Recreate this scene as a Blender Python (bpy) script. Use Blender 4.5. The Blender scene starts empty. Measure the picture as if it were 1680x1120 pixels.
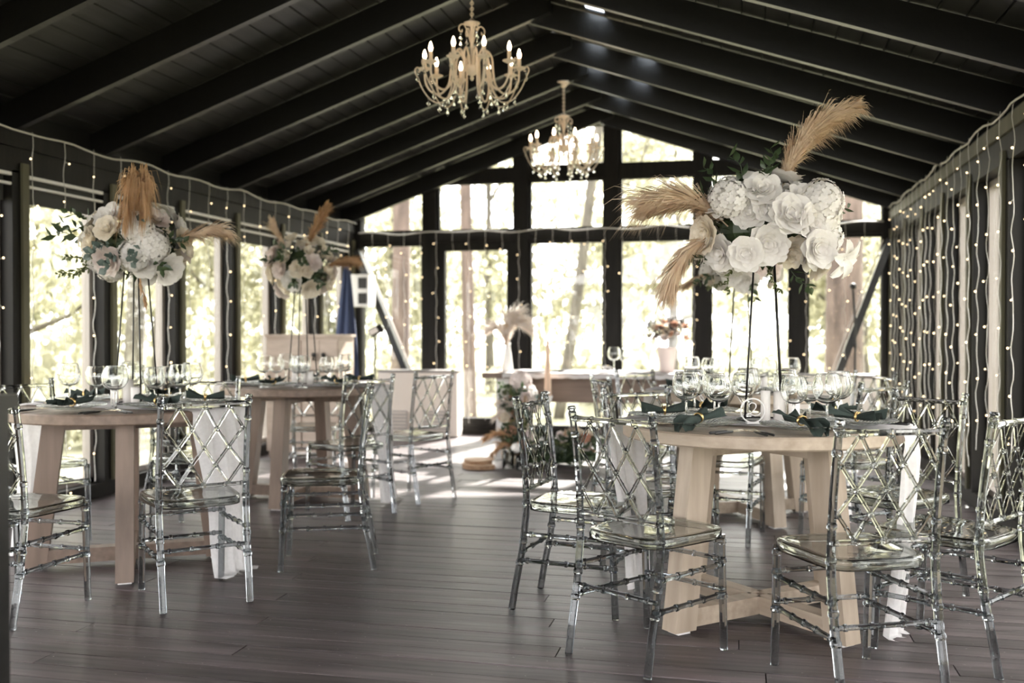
import bpy, math, random
from math import sin, cos, pi, radians, atan2, sqrt
from mathutils import Vector, Matrix, Euler

random.seed(7)
S = bpy.context.scene
COL = S.collection

# ------------------------------------------------------------------ camera
cam_d = bpy.data.cameras.new('camera')
cam = bpy.data.objects.new('camera', cam_d)
COL.objects.link(cam)
cam.location = (0, 0, 1.166)
cam.rotation_euler = (radians(89.4), 0, radians(13.03))
cam_d.lens = 35.0
cam_d.sensor_width = 36.0
cam_d.clip_start = 0.05
cam_d.clip_end = 300
cam_d.dof.use_dof = True
cam_d.dof.focus_distance = 3.75
cam_d.dof.aperture_fstop = 2.0
S.camera = cam

# ------------------------------------------------------------------ sky, sun, exposure
SKY = 5.4
SUN = 26.0
EXPOSURE = 0.74
world = bpy.data.worlds.new('overcast_sky')
S.world = world
world.use_nodes = True
bg = world.node_tree.nodes['Background']
bg.inputs[0].default_value = (1.0, 0.983, 0.99, 1)
bg.inputs[1].default_value = SKY
sun_d = bpy.data.lights.new('sun', 'SUN')
sun_d.energy = SUN
sun_d.angle = radians(1.2)
sun_d.color = (1.0, 0.96, 0.91)
sun = bpy.data.objects.new('sun', sun_d)
COL.objects.link(sun)
SUN_EL, SUN_AZ = 37.0, 12.0          # from behind the glass gable, a little to its right
dirv = Vector((sin(radians(SUN_AZ)) * cos(radians(SUN_EL)), cos(radians(SUN_AZ)) * cos(radians(SUN_EL)), sin(radians(SUN_EL))))
sun.rotation_euler = dirv.to_track_quat('Z', 'Y').to_euler()
sun.location = (3, 20, 15)
S.view_settings.view_transform = 'Standard'
S.view_settings.look = 'None'
S.view_settings.exposure = EXPOSURE
S.view_settings.gamma = 1.0
S.view_settings.use_curve_mapping = False
try:
    S.cycles.max_bounces = 20
    S.cycles.diffuse_bounces = 4
    S.cycles.glossy_bounces = 6
    S.cycles.transmission_bounces = 18
    S.cycles.transparent_max_bounces = 32
    S.cycles.caustics_reflective = False
    S.cycles.caustics_refractive = True
    S.cycles.blur_glossy = 1.0
    S.cycles.sample_clamp_indirect = 6.0
    S.cycles.use_denoising = True
except Exception:
    pass

# ------------------------------------------------------------------ materials
def mat(name, col, rough=0.5, metal=0.0, spec=0.5, noise=None, bump=0.0, **kw):
    """noise = (scale vector, second colour, detail)"""
    m = bpy.data.materials.new(name)
    m.use_nodes = True
    nt = m.node_tree
    b = nt.nodes['Principled BSDF']
    b.inputs['Base Color'].default_value = (*col, 1)
    b.inputs['Roughness'].default_value = rough
    b.inputs['Metallic'].default_value = metal
    b.inputs['Specular IOR Level'].default_value = spec
    for k, v in kw.items():
        b.inputs[k.replace('_', ' ')].default_value = v
    if noise:
        sc, col2, det = noise
        tc = nt.nodes.new('ShaderNodeTexCoord')
        mp = nt.nodes.new('ShaderNodeMapping')
        mp.inputs['Scale'].default_value = sc
        nz = nt.nodes.new('ShaderNodeTexNoise')
        nz.inputs['Scale'].default_value = 1.0
        nz.inputs['Detail'].default_value = det
        cr = nt.nodes.new('ShaderNodeValToRGB')
        cr.color_ramp.elements[0].position = 0.32
        cr.color_ramp.elements[1].position = 0.68
        cr.color_ramp.elements[0].color = (*col, 1)
        cr.color_ramp.elements[1].color = (*col2, 1)
        nt.links.new(tc.outputs['Object'], mp.inputs['Vector'])
        nt.links.new(mp.outputs['Vector'], nz.inputs['Vector'])
        nt.links.new(nz.outputs['Fac'], cr.inputs['Fac'])
        nt.links.new(cr.outputs['Color'], b.inputs['Base Color'])
        if bump:
            bp = nt.nodes.new('ShaderNodeBump')
            bp.inputs['Strength'].default_value = bump
            bp.inputs['Distance'].default_value = 0.01
            nt.links.new(nz.outputs['Fac'], bp.inputs['Height'])
            nt.links.new(bp.outputs['Normal'], b.inputs['Normal'])
    return m

def floor_mat():
    m = mat('floor_wood', (0.07, 0.055, 0.05), 0.42)
    nt = m.node_tree; b = nt.nodes['Principled BSDF']
    tc = nt.nodes.new('ShaderNodeTexCoord')
    oi = nt.nodes.new('ShaderNodeObjectInfo')
    def noise(scale, det, rough=0.5):
        mp = nt.nodes.new('ShaderNodeMapping'); mp.inputs['Scale'].default_value = scale
        n = nt.nodes.new('ShaderNodeTexNoise'); n.inputs['Scale'].default_value = 1.0
        n.inputs['Detail'].default_value = det; n.inputs['Roughness'].default_value = rough
        nt.links.new(tc.outputs['Object'], mp.inputs[0]); nt.links.new(mp.outputs[0], n.inputs[0])
        return n
    grain = noise((2.2, 46, 10), 5)
    wear = noise((1.3, 5.0, 3), 4)
    speck = noise((38, 60, 30), 2)
    r1 = nt.nodes.new('ShaderNodeValToRGB')
    r1.color_ramp.elements[0].color = (0.027, 0.0215, 0.021, 1); r1.color_ramp.elements[0].position = 0.3
    r1.color_ramp.elements[1].color = (0.098, 0.079, 0.083, 1); r1.color_ramp.elements[1].position = 0.72
    nt.links.new(grain.outputs['Fac'], r1.inputs[0])
    r2 = nt.nodes.new('ShaderNodeValToRGB')
    r2.color_ramp.elements[0].color = (0.62, 0.62, 0.62, 1); r2.color_ramp.elements[0].position = 0.3
    r2.color_ramp.elements[1].color = (1.6, 1.55, 1.55, 1); r2.color_ramp.elements[1].position = 0.75
    nt.links.new(wear.outputs['Fac'], r2.inputs[0])
    mx = nt.nodes.new('ShaderNodeMix'); mx.data_type = 'RGBA'; mx.blend_type = 'MULTIPLY'; mx.inputs[0].default_value = 1
    nt.links.new(r1.outputs[0], mx.inputs[6]); nt.links.new(r2.outputs[0], mx.inputs[7])
    # each plank a little lighter or darker
    mr = nt.nodes.new('ShaderNodeMapRange'); mr.inputs[3].default_value = 0.82; mr.inputs[4].default_value = 1.18
    nt.links.new(oi.outputs['Random'], mr.inputs[0])
    mx2 = nt.nodes.new('ShaderNodeMix'); mx2.data_type = 'RGBA'; mx2.blend_type = 'MULTIPLY'; mx2.inputs[0].default_value = 1
    nt.links.new(mx.outputs[2], mx2.inputs[6]); nt.links.new(mr.outputs[0], mx2.inputs[7])
    # scattered pale specks of confetti and scuffs
    r3 = nt.nodes.new('ShaderNodeValToRGB')
    r3.color_ramp.elements[0].position = 0.735; r3.color_ramp.elements[1].position = 0.76
    nt.links.new(speck.outputs['Fac'], r3.inputs[0])
    mx3 = nt.nodes.new('ShaderNodeMix'); mx3.data_type = 'RGBA'
    nt.links.new(r3.outputs[0], mx3.inputs[0]); nt.links.new(mx2.outputs[2], mx3.inputs[6])
    mx3.inputs[7].default_value = (0.34, 0.31, 0.29, 1)
    nt.links.new(mx3.outputs[2], b.inputs['Base Color'])
    rr = nt.nodes.new('ShaderNodeMapRange'); rr.inputs[3].default_value = 0.30; rr.inputs[4].default_value = 0.52
    nt.links.new(wear.outputs['Fac'], rr.inputs[0]); nt.links.new(rr.outputs[0], b.inputs['Roughness'])
    bp = nt.nodes.new('ShaderNodeBump'); bp.inputs['Strength'].default_value = 0.25; bp.inputs['Distance'].default_value = 0.004
    nt.links.new(grain.outputs['Fac'], bp.inputs['Height']); nt.links.new(bp.outputs[0], b.inputs['Normal'])
    return m

def thin_glass(name, tint=(0.97, 0.98, 0.97), ior=1.5, rough=0.0):
    m = bpy.data.materials.new(name); m.use_nodes = True
    nt = m.node_tree; nt.nodes.clear()
    out = nt.nodes.new('ShaderNodeOutputMaterial'); mx = nt.nodes.new('ShaderNodeMixShader')
    tr = nt.nodes.new('ShaderNodeBsdfTransparent'); tr.inputs[0].default_value = (*tint, 1)
    gl = nt.nodes.new('ShaderNodeBsdfGlossy'); gl.inputs['Roughness'].default_value = rough
    fr = nt.nodes.new('ShaderNodeFresnel')
    ge = nt.nodes.new('ShaderNodeNewGeometry'); mr = nt.nodes.new('ShaderNodeMapRange')   # same reflectance on both faces of the sheet
    mr.inputs[3].default_value = ior; mr.inputs[4].default_value = 1.0 / ior
    nt.links.new(ge.outputs['Backfacing'], mr.inputs[0]); nt.links.new(mr.outputs[0], fr.inputs[0])
    nt.links.new(fr.outputs[0], mx.inputs[0]); nt.links.new(tr.outputs[0], mx.inputs[1]); nt.links.new(gl.outputs[0], mx.inputs[2])
    nt.links.new(mx.outputs[0], out.inputs[0])
    return m

def glass(name, col=(1, 1, 1), ior=1.45, rough=0.0):
    m = bpy.data.materials.new(name); m.use_nodes = True
    nt = m.node_tree; nt.nodes.clear()
    out = nt.nodes.new('ShaderNodeOutputMaterial')
    g = nt.nodes.new('ShaderNodeBsdfGlass'); g.inputs['Color'].default_value = (*col, 1)
    g.inputs['IOR'].default_value = ior; g.inputs['Roughness'].default_value = rough
    nt.links.new(g.outputs[0], out.inputs[0])
    return m

def leafy(name, col, col2, trans=0.5, rough=0.6, gloss=0.04, scale=9.0):
    m = bpy.data.materials.new(name); m.use_nodes = True
    nt = m.node_tree; nt.nodes.clear()
    out = nt.nodes.new('ShaderNodeOutputMaterial'); mx = nt.nodes.new('ShaderNodeMixShader'); mx.inputs[0].default_value = trans
    d = nt.nodes.new('ShaderNodeBsdfDiffuse'); t = nt.nodes.new('ShaderNodeBsdfTranslucent')
    tc = nt.nodes.new('ShaderNodeTexCoord'); nz = nt.nodes.new('ShaderNodeTexNoise'); nz.inputs['Scale'].default_value = scale
    cr = nt.nodes.new('ShaderNodeValToRGB')
    cr.color_ramp.elements[0].position = 0.35; cr.color_ramp.elements[1].position = 0.65
    cr.color_ramp.elements[0].color = (*col, 1); cr.color_ramp.elements[1].color = (*col2, 1)
    nt.links.new(tc.outputs['Object'], nz.inputs['Vector']); nt.links.new(nz.outputs['Fac'], cr.inputs[0])
    for s in (d, t): nt.links.new(cr.outputs[0], s.inputs['Color'])
    nt.links.new(d.outputs[0], mx.inputs[1]); nt.links.new(t.outputs[0], mx.inputs[2])
    g = nt.nodes.new('ShaderNodeBsdfGlossy'); g.inputs['Roughness'].default_value = 0.4
    m2 = nt.nodes.new('ShaderNodeMixShader'); m2.inputs[0].default_value = gloss
    nt.links.new(mx.outputs[0], m2.inputs[1]); nt.links.new(g.outputs[0], m2.inputs[2])
    nt.links.new(m2.outputs[0], out.inputs[0])
    return m

def glow(name, col, strength, sample=False):
    m = bpy.data.materials.new(name); m.use_nodes = True
    b = m.node_tree.nodes['Principled BSDF']
    b.inputs['Base Color'].default_value = (*col, 1)
    b.inputs['Emission Color'].default_value = (*col, 1)
    b.inputs['Emission Strength'].default_value = strength
    if not sample:
        m.cycles.emission_sampling = 'NONE'
    return m

MT = dict(
    black=mat('black_painted_wood', (0.0035, 0.0034, 0.0034), 0.34, noise=((30, 3, 30), (0.006, 0.0058, 0.0056), 3), bump=0.15),
    board=mat('black_ceiling_board', (0.018, 0.018, 0.0185), 0.42, noise=((14, 1.5, 14), (0.036, 0.036, 0.037), 4), bump=0.2, spec=0.3),
    post=mat('dark_brown_timber', (0.007, 0.0062, 0.0056), 0.5, noise=((20, 20, 2), (0.013, 0.0115, 0.010), 3), bump=0.1, spec=0.16),
    olive=mat('olive_grey_timber', (0.085, 0.08, 0.048), 0.5, noise=((8, 8, 1.5), (0.13, 0.12, 0.075), 3), spec=0.25),
    frame=mat('pale_window_frame', (0.30, 0.265, 0.24), 0.4),
    floor=floor_mat(),
    pane=thin_glass('window_glass', (0.98, 0.985, 0.97), 1.45),
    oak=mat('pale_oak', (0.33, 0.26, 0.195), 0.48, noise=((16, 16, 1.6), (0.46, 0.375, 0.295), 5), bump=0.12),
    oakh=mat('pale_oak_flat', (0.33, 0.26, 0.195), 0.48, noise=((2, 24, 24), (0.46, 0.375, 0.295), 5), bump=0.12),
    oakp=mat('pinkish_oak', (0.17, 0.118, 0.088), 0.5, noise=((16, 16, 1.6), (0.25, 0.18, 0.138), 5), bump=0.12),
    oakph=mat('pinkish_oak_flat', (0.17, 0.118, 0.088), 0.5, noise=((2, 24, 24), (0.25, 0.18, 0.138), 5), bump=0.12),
    ghost=glass('smoky_clear_plastic', (0.675, 0.69, 0.70), 1.45, 0.0),
    ghostrod=glass('clear_plastic_rod', (0.82, 0.825, 0.82), 1.45, 0.0),
    ghostseat=glass('smoky_clear_plastic_seat', (0.80, 0.81, 0.80), 1.45, 0.0),
    goblet=glass('clear_glass', (0.985, 0.99, 0.985), 1.45, 0.0),
    plate=glass('textured_clear_glass', (0.99, 1.0, 1.0), 1.35, 0.22),
    crystal=glass('crystal', (1, 1, 1), 1.6, 0.0),
    napkin=mat('dark_green_linen', (0.026, 0.040, 0.033), 0.9, noise=((220, 220, 220), (0.040, 0.057, 0.049), 2), bump=0.3),
    gold=mat('brushed_gold', (0.75, 0.52, 0.22), 0.28, 1.0),
    steel=mat('champagne_steel', (0.72, 0.62, 0.48), 0.25, 1.0),
    handle=mat('black_handle', (0.015, 0.014, 0.013), 0.35),
    wire=mat('black_metal', (0.015, 0.014, 0.014), 0.4, 0.3),
    white=mat('white_paint', (0.80, 0.78, 0.76), 0.45),
    cream=mat('cream_enamel', (0.78, 0.72, 0.66), 0.45),
    grey=mat('grey_grille', (0.36, 0.34, 0.33), 0.55),
    blind=mat('dark_blind_fabric', (0.045, 0.045, 0.042), 0.8),
    rooflight=leafy('translucent_panel', (0.75, 0.8, 0.85), (0.8, 0.85, 0.9), 0.9, scale=3, gloss=0.0),
    dgrey=mat('dark_grey_top', (0.19, 0.175, 0.165), 0.5),
    wax=mat('white_wax', (0.86, 0.82, 0.78), 0.5, Subsurface_Weight=0.0),
    peach=mat('peach_wax', (0.74, 0.52, 0.38), 0.5),
    cloth=leafy('white_gauze', (0.82, 0.80, 0.80), (0.88, 0.86, 0.86), 0.35, scale=60, gloss=0.0),
    petal=leafy('white_petal', (0.86, 0.83, 0.80), (0.90, 0.875, 0.85), 0.3, scale=7, gloss=0.0),
    petalw=leafy('cream_petal', (0.82, 0.74, 0.62), (0.88, 0.82, 0.73), 0.3, scale=7, gloss=0.0),
    petalb=leafy('blush_petal', (0.80, 0.70, 0.67), (0.86, 0.79, 0.76), 0.3, scale=7, gloss=0.0),
    peachp=leafy('peach_petal', (0.70, 0.42, 0.30), (0.78, 0.55, 0.42), 0.3, scale=7, gloss=0.0),
    pampas=leafy('pampas_plume', (0.70, 0.54, 0.40), (0.80, 0.67, 0.52), 0.4, scale=20, gloss=0.0),
    pampasp=leafy('pale_pampas', (0.86, 0.78, 0.71), (0.92, 0.87, 0.82), 0.4, scale=20, gloss=0.0),
    pampaso=leafy('tan_pampas', (0.55, 0.36, 0.21), (0.68, 0.47, 0.29), 0.4, scale=20, gloss=0.0),
    leaf=leafy('green_leaf', (0.035, 0.06, 0.028), (0.07, 0.105, 0.045), 0.25, scale=12, gloss=0.06),
    euc=leafy('grey_green_leaf', (0.09, 0.125, 0.115), (0.15, 0.19, 0.17), 0.2, scale=12, gloss=0.05),
    sprig=leafy('yellow_green_leaf', (0.11, 0.14, 0.05), (0.17, 0.20, 0.08), 0.35, scale=12, gloss=0.04),
    dark=leafy('dark_dried_leaf', (0.05, 0.045, 0.05), (0.12, 0.095, 0.075), 0.2, scale=12),
    ivory=mat('ivory_metal', (0.88, 0.76, 0.66), 0.45, 0.0),
    flame=glow('candle_bulb', (1.0, 0.72, 0.44), 14.0, True),
    led=glow('warm_bulb', (1.0, 0.74, 0.42), 3.2),
    cable=mat('clear_white_cable', (0.66, 0.64, 0.60), 0.4),
    blackcable=mat('black_cable', (0.01, 0.01, 0.01), 0.5),
    blue=mat('blue_canvas', (0.022, 0.035, 0.085), 0.8),
    side=mat('washed_wood', (0.42, 0.335, 0.275), 0.5, noise=((4, 4, 20), (0.54, 0.44, 0.37), 4)),
    bark=mat('pine_bark', (0.06, 0.043, 0.036), 0.9, noise=((9, 9, 2), (0.15, 0.11, 0.092), 5), bump=0.8),
    barkg=mat('grey_bark', (0.06, 0.053, 0.043), 0.9, noise=((9, 9, 2), (0.14, 0.125, 0.10), 5), bump=0.6),
    log=mat('log_bark', (0.25, 0.14, 0.08), 0.85, noise=((20, 20, 20), (0.4, 0.26, 0.16), 4), bump=0.5),
    cut=mat('cut_wood', (0.62, 0.42, 0.27), 0.7, noise=((30, 30, 4), (0.72, 0.54, 0.37), 3)),
    tree1=leafy('spring_leaves', (0.23, 0.225, 0.145), (0.42, 0.405, 0.285), 0.55, scale=1.5),
    tree2=leafy('deep_green_leaves', (0.13, 0.135, 0.08), (0.27, 0.265, 0.17), 0.5, scale=1.5),
    ground=mat('forest_ground', (0.11, 0.11, 0.06), 0.95, noise=((1.2, 1.2, 1.2), (0.25, 0.24, 0.15), 6)),
    pink=mat('pale_pink_ceramic', (0.74, 0.62, 0.58), 0.4),
)

# ------------------------------------------------------------------ mesh helper
def rot_to(d):
    return Vector(d).normalized().to_track_quat('Z', 'Y').to_matrix()

class M:
    def __init__(s): s.v = []; s.f = []
    def add(s, vs, fs):
        o = len(s.v); s.v += [tuple(p) for p in vs]; s.f += [tuple(i + o for i in q) for q in fs]; return s
    def box(s, c, size, rz=0.0, R=None, top=None):
        """box about c; top = (sx, sy) scales the upper face"""
        hx, hy, hz = [q / 2 for q in size]
        t = top or (1, 1)
        pts = [(-hx, -hy, -hz), (hx, -hy, -hz), (hx, hy, -hz), (-hx, hy, -hz),
               (-hx * t[0], -hy * t[1], hz), (hx * t[0], -hy * t[1], hz), (hx * t[0], hy * t[1], hz), (-hx * t[0], hy * t[1], hz)]
        R = R or Matrix.Rotation(rz, 3, 'Z')
        c = Vector(c)
        return s.add([c + R @ Vector(p) for p in pts], [(3, 2, 1, 0), (4, 5, 6, 7), (0, 1, 5, 4), (1, 2, 6, 5), (2, 3, 7, 6), (3, 0, 4, 7)])
    def beam(s, a, b, w, h, up=(0, 0, 1)):
        """box-section bar from a to b, w across, h along up"""
        a, b = Vector(a), Vector(b); d = (b - a).normalized(); up = Vector(up)
        x = d.cross(up).normalized(); u = x.cross(d).normalized()
        pts = []
        for p in (a, b):
            for i, j in ((-1, -1), (1, -1), (1, 1), (-1, 1)): pts.append(p + x * (i * w / 2) + u * (j * h / 2))
        return s.add(pts, [(3, 2, 1, 0), (4, 5, 6, 7), (0, 1, 5, 4), (1, 2, 6, 5), (2, 3, 7, 6), (3, 0, 4, 7)])
    def tube(s, path, r, n=8, cap=True, flat=1.0):
        P = [Vector(p) for p in path]; k = len(P)
        R = r if isinstance(r, (list, tuple)) else [r] * k
        T = []
        for i in range(k):
            t = (P[min(i + 1, k - 1)] - P[max(i - 1, 0)])
            T.append(t.normalized() if t.length > 1e-9 else Vector((0, 0, 1)))
        ref = Vector((0, 0, 1)) if abs(T[0].z) < 0.9 else Vector((1, 0, 0))
        x = T[0].cross(ref).normalized(); o = len(s.v)
        for i in range(k):
            x = (x - T[i] * x.dot(T[i])).normalized(); y = T[i].cross(x)
            for j in range(n):
                a = 2 * pi * (j + 0.5) / n
                s.v.append(tuple(P[i] + x * (cos(a) * R[i]) + y * (sin(a) * R[i] * flat)))
        for i in range(k - 1):
            for j in range(n):
                a, b = o + i * n + j, o + i * n + (j + 1) % n
                s.f.append((a, b, b + n, a + n))
        if cap:
            s.f.append(tuple(o + j for j in reversed(range(n)))); s.f.append(tuple(o + (k - 1) * n + j for j in range(n)))
        return s
    def lathe(s, prof, n=24, c=(0, 0, 0), close=False):
        """profile of (r, z); r=0 ends become poles; close joins last to first"""
        rings = []; c = Vector(c)
        for r, z in prof:
            o = len(s.v)
            if r < 1e-6:
                s.v.append(tuple(c + Vector((0, 0, z)))); rings.append((o, 1))
            else:
                for j in range(n):
                    a = 2 * pi * j / n; s.v.append(tuple(c + Vector((r * cos(a), r * sin(a), z))))
                rings.append((o, n))
        pr = list(zip(rings, rings[1:])) + ([(rings[-1], rings[0])] if close else [])
        for (a, na), (b, nb) in pr:
            for j in range(n):
                k = (j + 1) % n
                if na == 1 and nb == 1: continue
                if na == 1: s.f.append((a, b + k, b + j))
                elif nb == 1: s.f.append((a + j, a + k, b))
                else: s.f.append((a + j, a + k, b + k, b + j))
        return s
    def grid(s, fn, nu, nv, wrap=False):
        o = len(s.v)
        for i in range(nu + 1):
            for j in range(nv + 1): s.v.append(tuple(fn(i / nu, j / nv)))
        w = nv + 1
        for i in range(nu):
            for j in range(nv): s.f.append((o + i * w + j, o + (i + 1) * w + j, o + (i + 1) * w + j + 1, o + i * w + j + 1))
        return s
    def ball(s, c, r, n=8, m=5, sc=(1, 1, 1)):
        c = Vector(c); o0 = len(s.v)
        prof = [(r * sin(pi * i / m), -r * cos(pi * i / m)) for i in range(m + 1)]
        prof[0] = (0, -r); prof[-1] = (0, r)
        t = M().lathe(prof, n)
        return s.add([c + Vector((p[0] * sc[0], p[1] * sc[1], p[2] * sc[2])) for p in t.v], t.f)
    def torus(s, c, R, r, n=16, m=6, rot=None):
        pts = []; rot = rot or Matrix.Identity(3); c = Vector(c); fs = []
        for i in range(n):
            a = 2 * pi * i / n
            for j in range(m):
                b = 2 * pi * j / m
                pts.append(c + rot @ Vector(((R + r * cos(b)) * cos(a), (R + r * cos(b)) * sin(a), r * sin(b))))
                fs.append((i * m + j, ((i + 1) % n) * m + j, ((i + 1) % n) * m + (j + 1) % m, i * m + (j + 1) % m))
        return s.add(pts, fs)
    def put(s, other, mt):
        return s.add([mt @ Vector(p) for p in other.v], other.f)
    def mesh(s, name, material, smooth=False):
        me = bpy.data.meshes.new(name); me.from_pydata(s.v, [], s.f)
        me.materials.append(MT[material] if isinstance(material, str) else material)
        if smooth: me.polygons.foreach_set('use_smooth', [True] * len(me.polygons))
        me.update(); return me
    def build(s, name, material, parent=None, smooth=False):
        return link(name, s.mesh(name, material, smooth), parent)

def link(name, me, parent=None, loc=None, rot=None, scale=None):
    o = bpy.data.objects.new(name, me); COL.objects.link(o)
    if parent: o.parent = parent
    if loc is not None: o.location = loc
    if rot is not None: o.rotation_euler = rot
    if scale is not None: o.scale = scale if isinstance(scale, (tuple, list)) else (scale,) * 3
    return o

def thing(name, label, cat, loc=(0, 0, 0), rz=0.0, group=None, kind=None):
    o = bpy.data.objects.new(name, None); COL.objects.link(o)
    o.location = loc; o.rotation_euler = (0, 0, rz); o.empty_display_size = 0.1
    return tag(o, label, cat, group, kind)

def tag(o, label=None, cat=None, group=None, kind=None):
    for k, v in (('label', label), ('category', cat), ('group', group), ('kind', kind)):
        if v: o[k] = v
    return o

def kids(o): return [c for c in ALLK.get(o.name, [])]
ALLK = {}
def dup(root, loc, rz, label=None, group=None, table=None):
    """copy a thing with its parts and sub-parts, sharing mesh data"""
    tree = {}
    for ob in COL.objects:
        if ob.parent: tree.setdefault(ob.parent.name, []).append(ob)
    r = root.copy(); COL.objects.link(r); r.location = loc; r.rotation_euler = (0, 0, rz)
    if label: r['label'] = label
    if group: r['group'] = group
    def rec(src, dst):
        for ch in tree.get(src.name, []):
            c = ch.copy(); COL.objects.link(c); c.parent = dst; rec(ch, c)
    rec(root, r)
    return r

def spline(pts, k=6):
    P = [Vector(p) for p in pts]; out = []
    for i in range(len(P) - 1):
        a = P[max(i - 1, 0)]; b = P[i]; c = P[i + 1]; d = P[min(i + 2, len(P) - 1)]
        for j in range(k):
            t = j / k
            out.append(0.5 * ((2 * b) + (c - a) * t + (2 * a - 5 * b + 4 * c - d) * t * t + (3 * b - a - 3 * c + d) * t ** 3))
    out.append(P[-1]); return out

def bamboo(a, b, r, knots, k=1.38, n=7):
    """a rod with raised rings"""
    a, b = Vector(a), Vector(b); L = (b - a).length
    ts, rs = [0.0], [r]
    for t in knots:
        w = 0.006 / L
        for dt, rr in ((-1.3, r), (-0.8, r * k), (0.8, r * k), (1.3, r)):
            ts.append(min(1, max(0, t + dt * w))); rs.append(rr)
    ts.append(1.0); rs.append(r)
    return M().tube([a.lerp(b, t) for t in ts], rs, n)

# ------------------------------------------------------------------ setting
XL, XR, XM, YB, YF = -4.40, 1.50, -1.52, 10.90, -3.6
ZE, ZA, RH = 2.40, 3.42, 0.19
RAFT = [10.75 - 0.9 * i for i in range(16)]

def zb(x):   # underside of the rafters
    return ZE + (ZA - ZE) * ((x - XL) / (XM - XL) if x < XM else (XR - x) / (XR - XM))

ground = M().grid(lambda u, v: (-60 + 120 * u, -30 + 110 * v, -0.35 - 0.0 * u), 24, 24).build('ground', 'ground')
tag(ground, kind='structure')
floor = M().box(((XL + XR) / 2, (YB + YF) / 2, -0.19), (XR - XL + 0.4, YB - YF + 0.4, 0.28)).build('floor', 'post')
tag(floor, kind='structure')
# planks run across the hall
PW = 0.118
y = 2.9; row = 0
while y < YB - 0.01:
    w = min(PW, YB - y)
    cuts = [XL]; x = XL + (0.6 + (row * 1.37) % 2.1)
    while x < XR - 0.5: cuts.append(x); x += 2.6
    cuts.append(XR)
    for a, b in zip(cuts, cuts[1:]):
        dz = random.uniform(-0.0012, 0.0012)
        M().box((0, 0, 0), (b - a - 0.003, w - 0.0025, 0.05), top=(0.9993, 0.972)).build('floor_plank', 'floor', floor).location = ((a + b) / 2, y + w / 2, -0.025 + dz)
    y += PW; row += 1
big = M()
for i in range(54):
    yy = 2.9 - PW * (i + 1)
    if yy < YF: break
    big.box(((XL + XR) / 2, yy + PW / 2, -0.025), (XR - XL, PW - 0.006, 0.05))
tag(big.build('floor_plank_field', 'floor', floor), kind='stuff')

# roof: boards along the hall above crossing rafters
ceiling = M().beam((XM, YF, ZA + RH + 0.33), (XM, YB + 0.3, ZA + RH + 0.33), 0.3, 0.04).build('ceiling', 'board')
tag(ceiling, kind='structure')
HOLES = {1: [(8.74, 8.93)], 2: [(7.84, 8.03), (9.66, 9.83)], 3: [(6.94, 7.13)], 4: [(8.74, 8.93)], 5: [(7.84, 8.03)]}
def slope_boards(side):
    xe = XL - 0.35 if side < 0 else XR + 0.35
    ze, zr = zb(XL) - 0.124 if side < 0 else zb(XR) - 0.118, ZA
    a = Vector((XM, 0, ZA + RH + 0.012)); b = Vector((xe, 0, ze + RH + 0.012))
    L = (b - a).length; d = (b - a) / L; nrm = Vector((-d.z, 0, d.x)) if side > 0 else Vector((d.z, 0, -d.x))
    if nrm.z < 0: nrm = -nrm
    bw = 0.145; n = int(L / bw) + 1
    for i in range(n):
        s0, s1 = i * bw, min((i + 1) * bw, L)
        if s1 - s0 < 0.02: continue
        segs = [(YF, YB + 0.3)]
        if side > 0:
            for h0, h1 in HOLES.get(i, []):
                c = segs.pop(); segs += [(c[0], h0), (h1, c[1])]
                q = [a + d * s0 + nrm * 0.012, a + d * s1 + nrm * 0.012, a + d * s1 + nrm * 0.018, a + d * s0 + nrm * 0.018]
                M().add([p + Vector((0, h0, 0)) for p in q] + [p + Vector((0, h1, 0)) for p in q], [(0, 1, 2, 3), (7, 6, 5, 4), (0, 4, 5, 1), (1, 5, 6, 2), (2, 6, 7, 3), (3, 7, 4, 0)]).build('rooflight', 'rooflight', ceiling)
        for y0, y1 in segs:
            e = 0.011
            sec = [a + d * s0 + nrm * 0.03, a + d * s0 + nrm * e, a + d * (s0 + 0.007), a + d * (s1 - 0.007), a + d * s1 + nrm * e, a + d * s1 + nrm * 0.03]
            m = M(); k = 6
            m.add([p + Vector((0, y0, 0)) for p in sec] + [p + Vector((0, y1, 0)) for p in sec],
                  [(i2, (i2 + 1) % k, (i2 + 1) % k + k, i2 + k) for i2 in range(k)] + [tuple(range(k - 1, -1, -1)), tuple(range(k, 2 * k))])
            m.build('ceiling_board', 'board', ceiling)
slope_boards(-1); slope_boards(1)
for i, ry in enumerate(RAFT):
    for side in (-1, 1):
        xe = XL - 0.3 if side < 0 else XR + 0.3
        xo = XM - side * 0.16
        z_e = zb(XL) - 0.3 * 0.354 if side < 0 else zb(XR) - 0.3 * 0.338
        z_o = ZA + 0.16 * 0.34
        if side > 0: z_o2 = z_o
        yy = ry + (0.026 if side > 0 else -0.026)
        m = M(); pts = []
        cut = ZA + RH + 0.0 - 0.16 * 0.34       # top of the overlap is clipped by the other slope
        for q in (-0.025, 0.025):
            pts += [(xe, yy + q, z_e), (xo, yy + q, z_o), (xo, yy + q, min(z_o + RH, cut)), (XM + side * 0.02, yy + q, ZA + RH - 0.01), (xe, yy + q, z_e + RH)]
        m.add(pts, [(0, 1, 2, 3, 4), (9, 8, 7, 6, 5), (0, 5, 6, 1), (1, 6, 7, 2), (2, 7, 8, 3), (3, 8, 9, 4), (4, 9, 5, 0)])
        m.build('rafter', 'black', ceiling)

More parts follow.
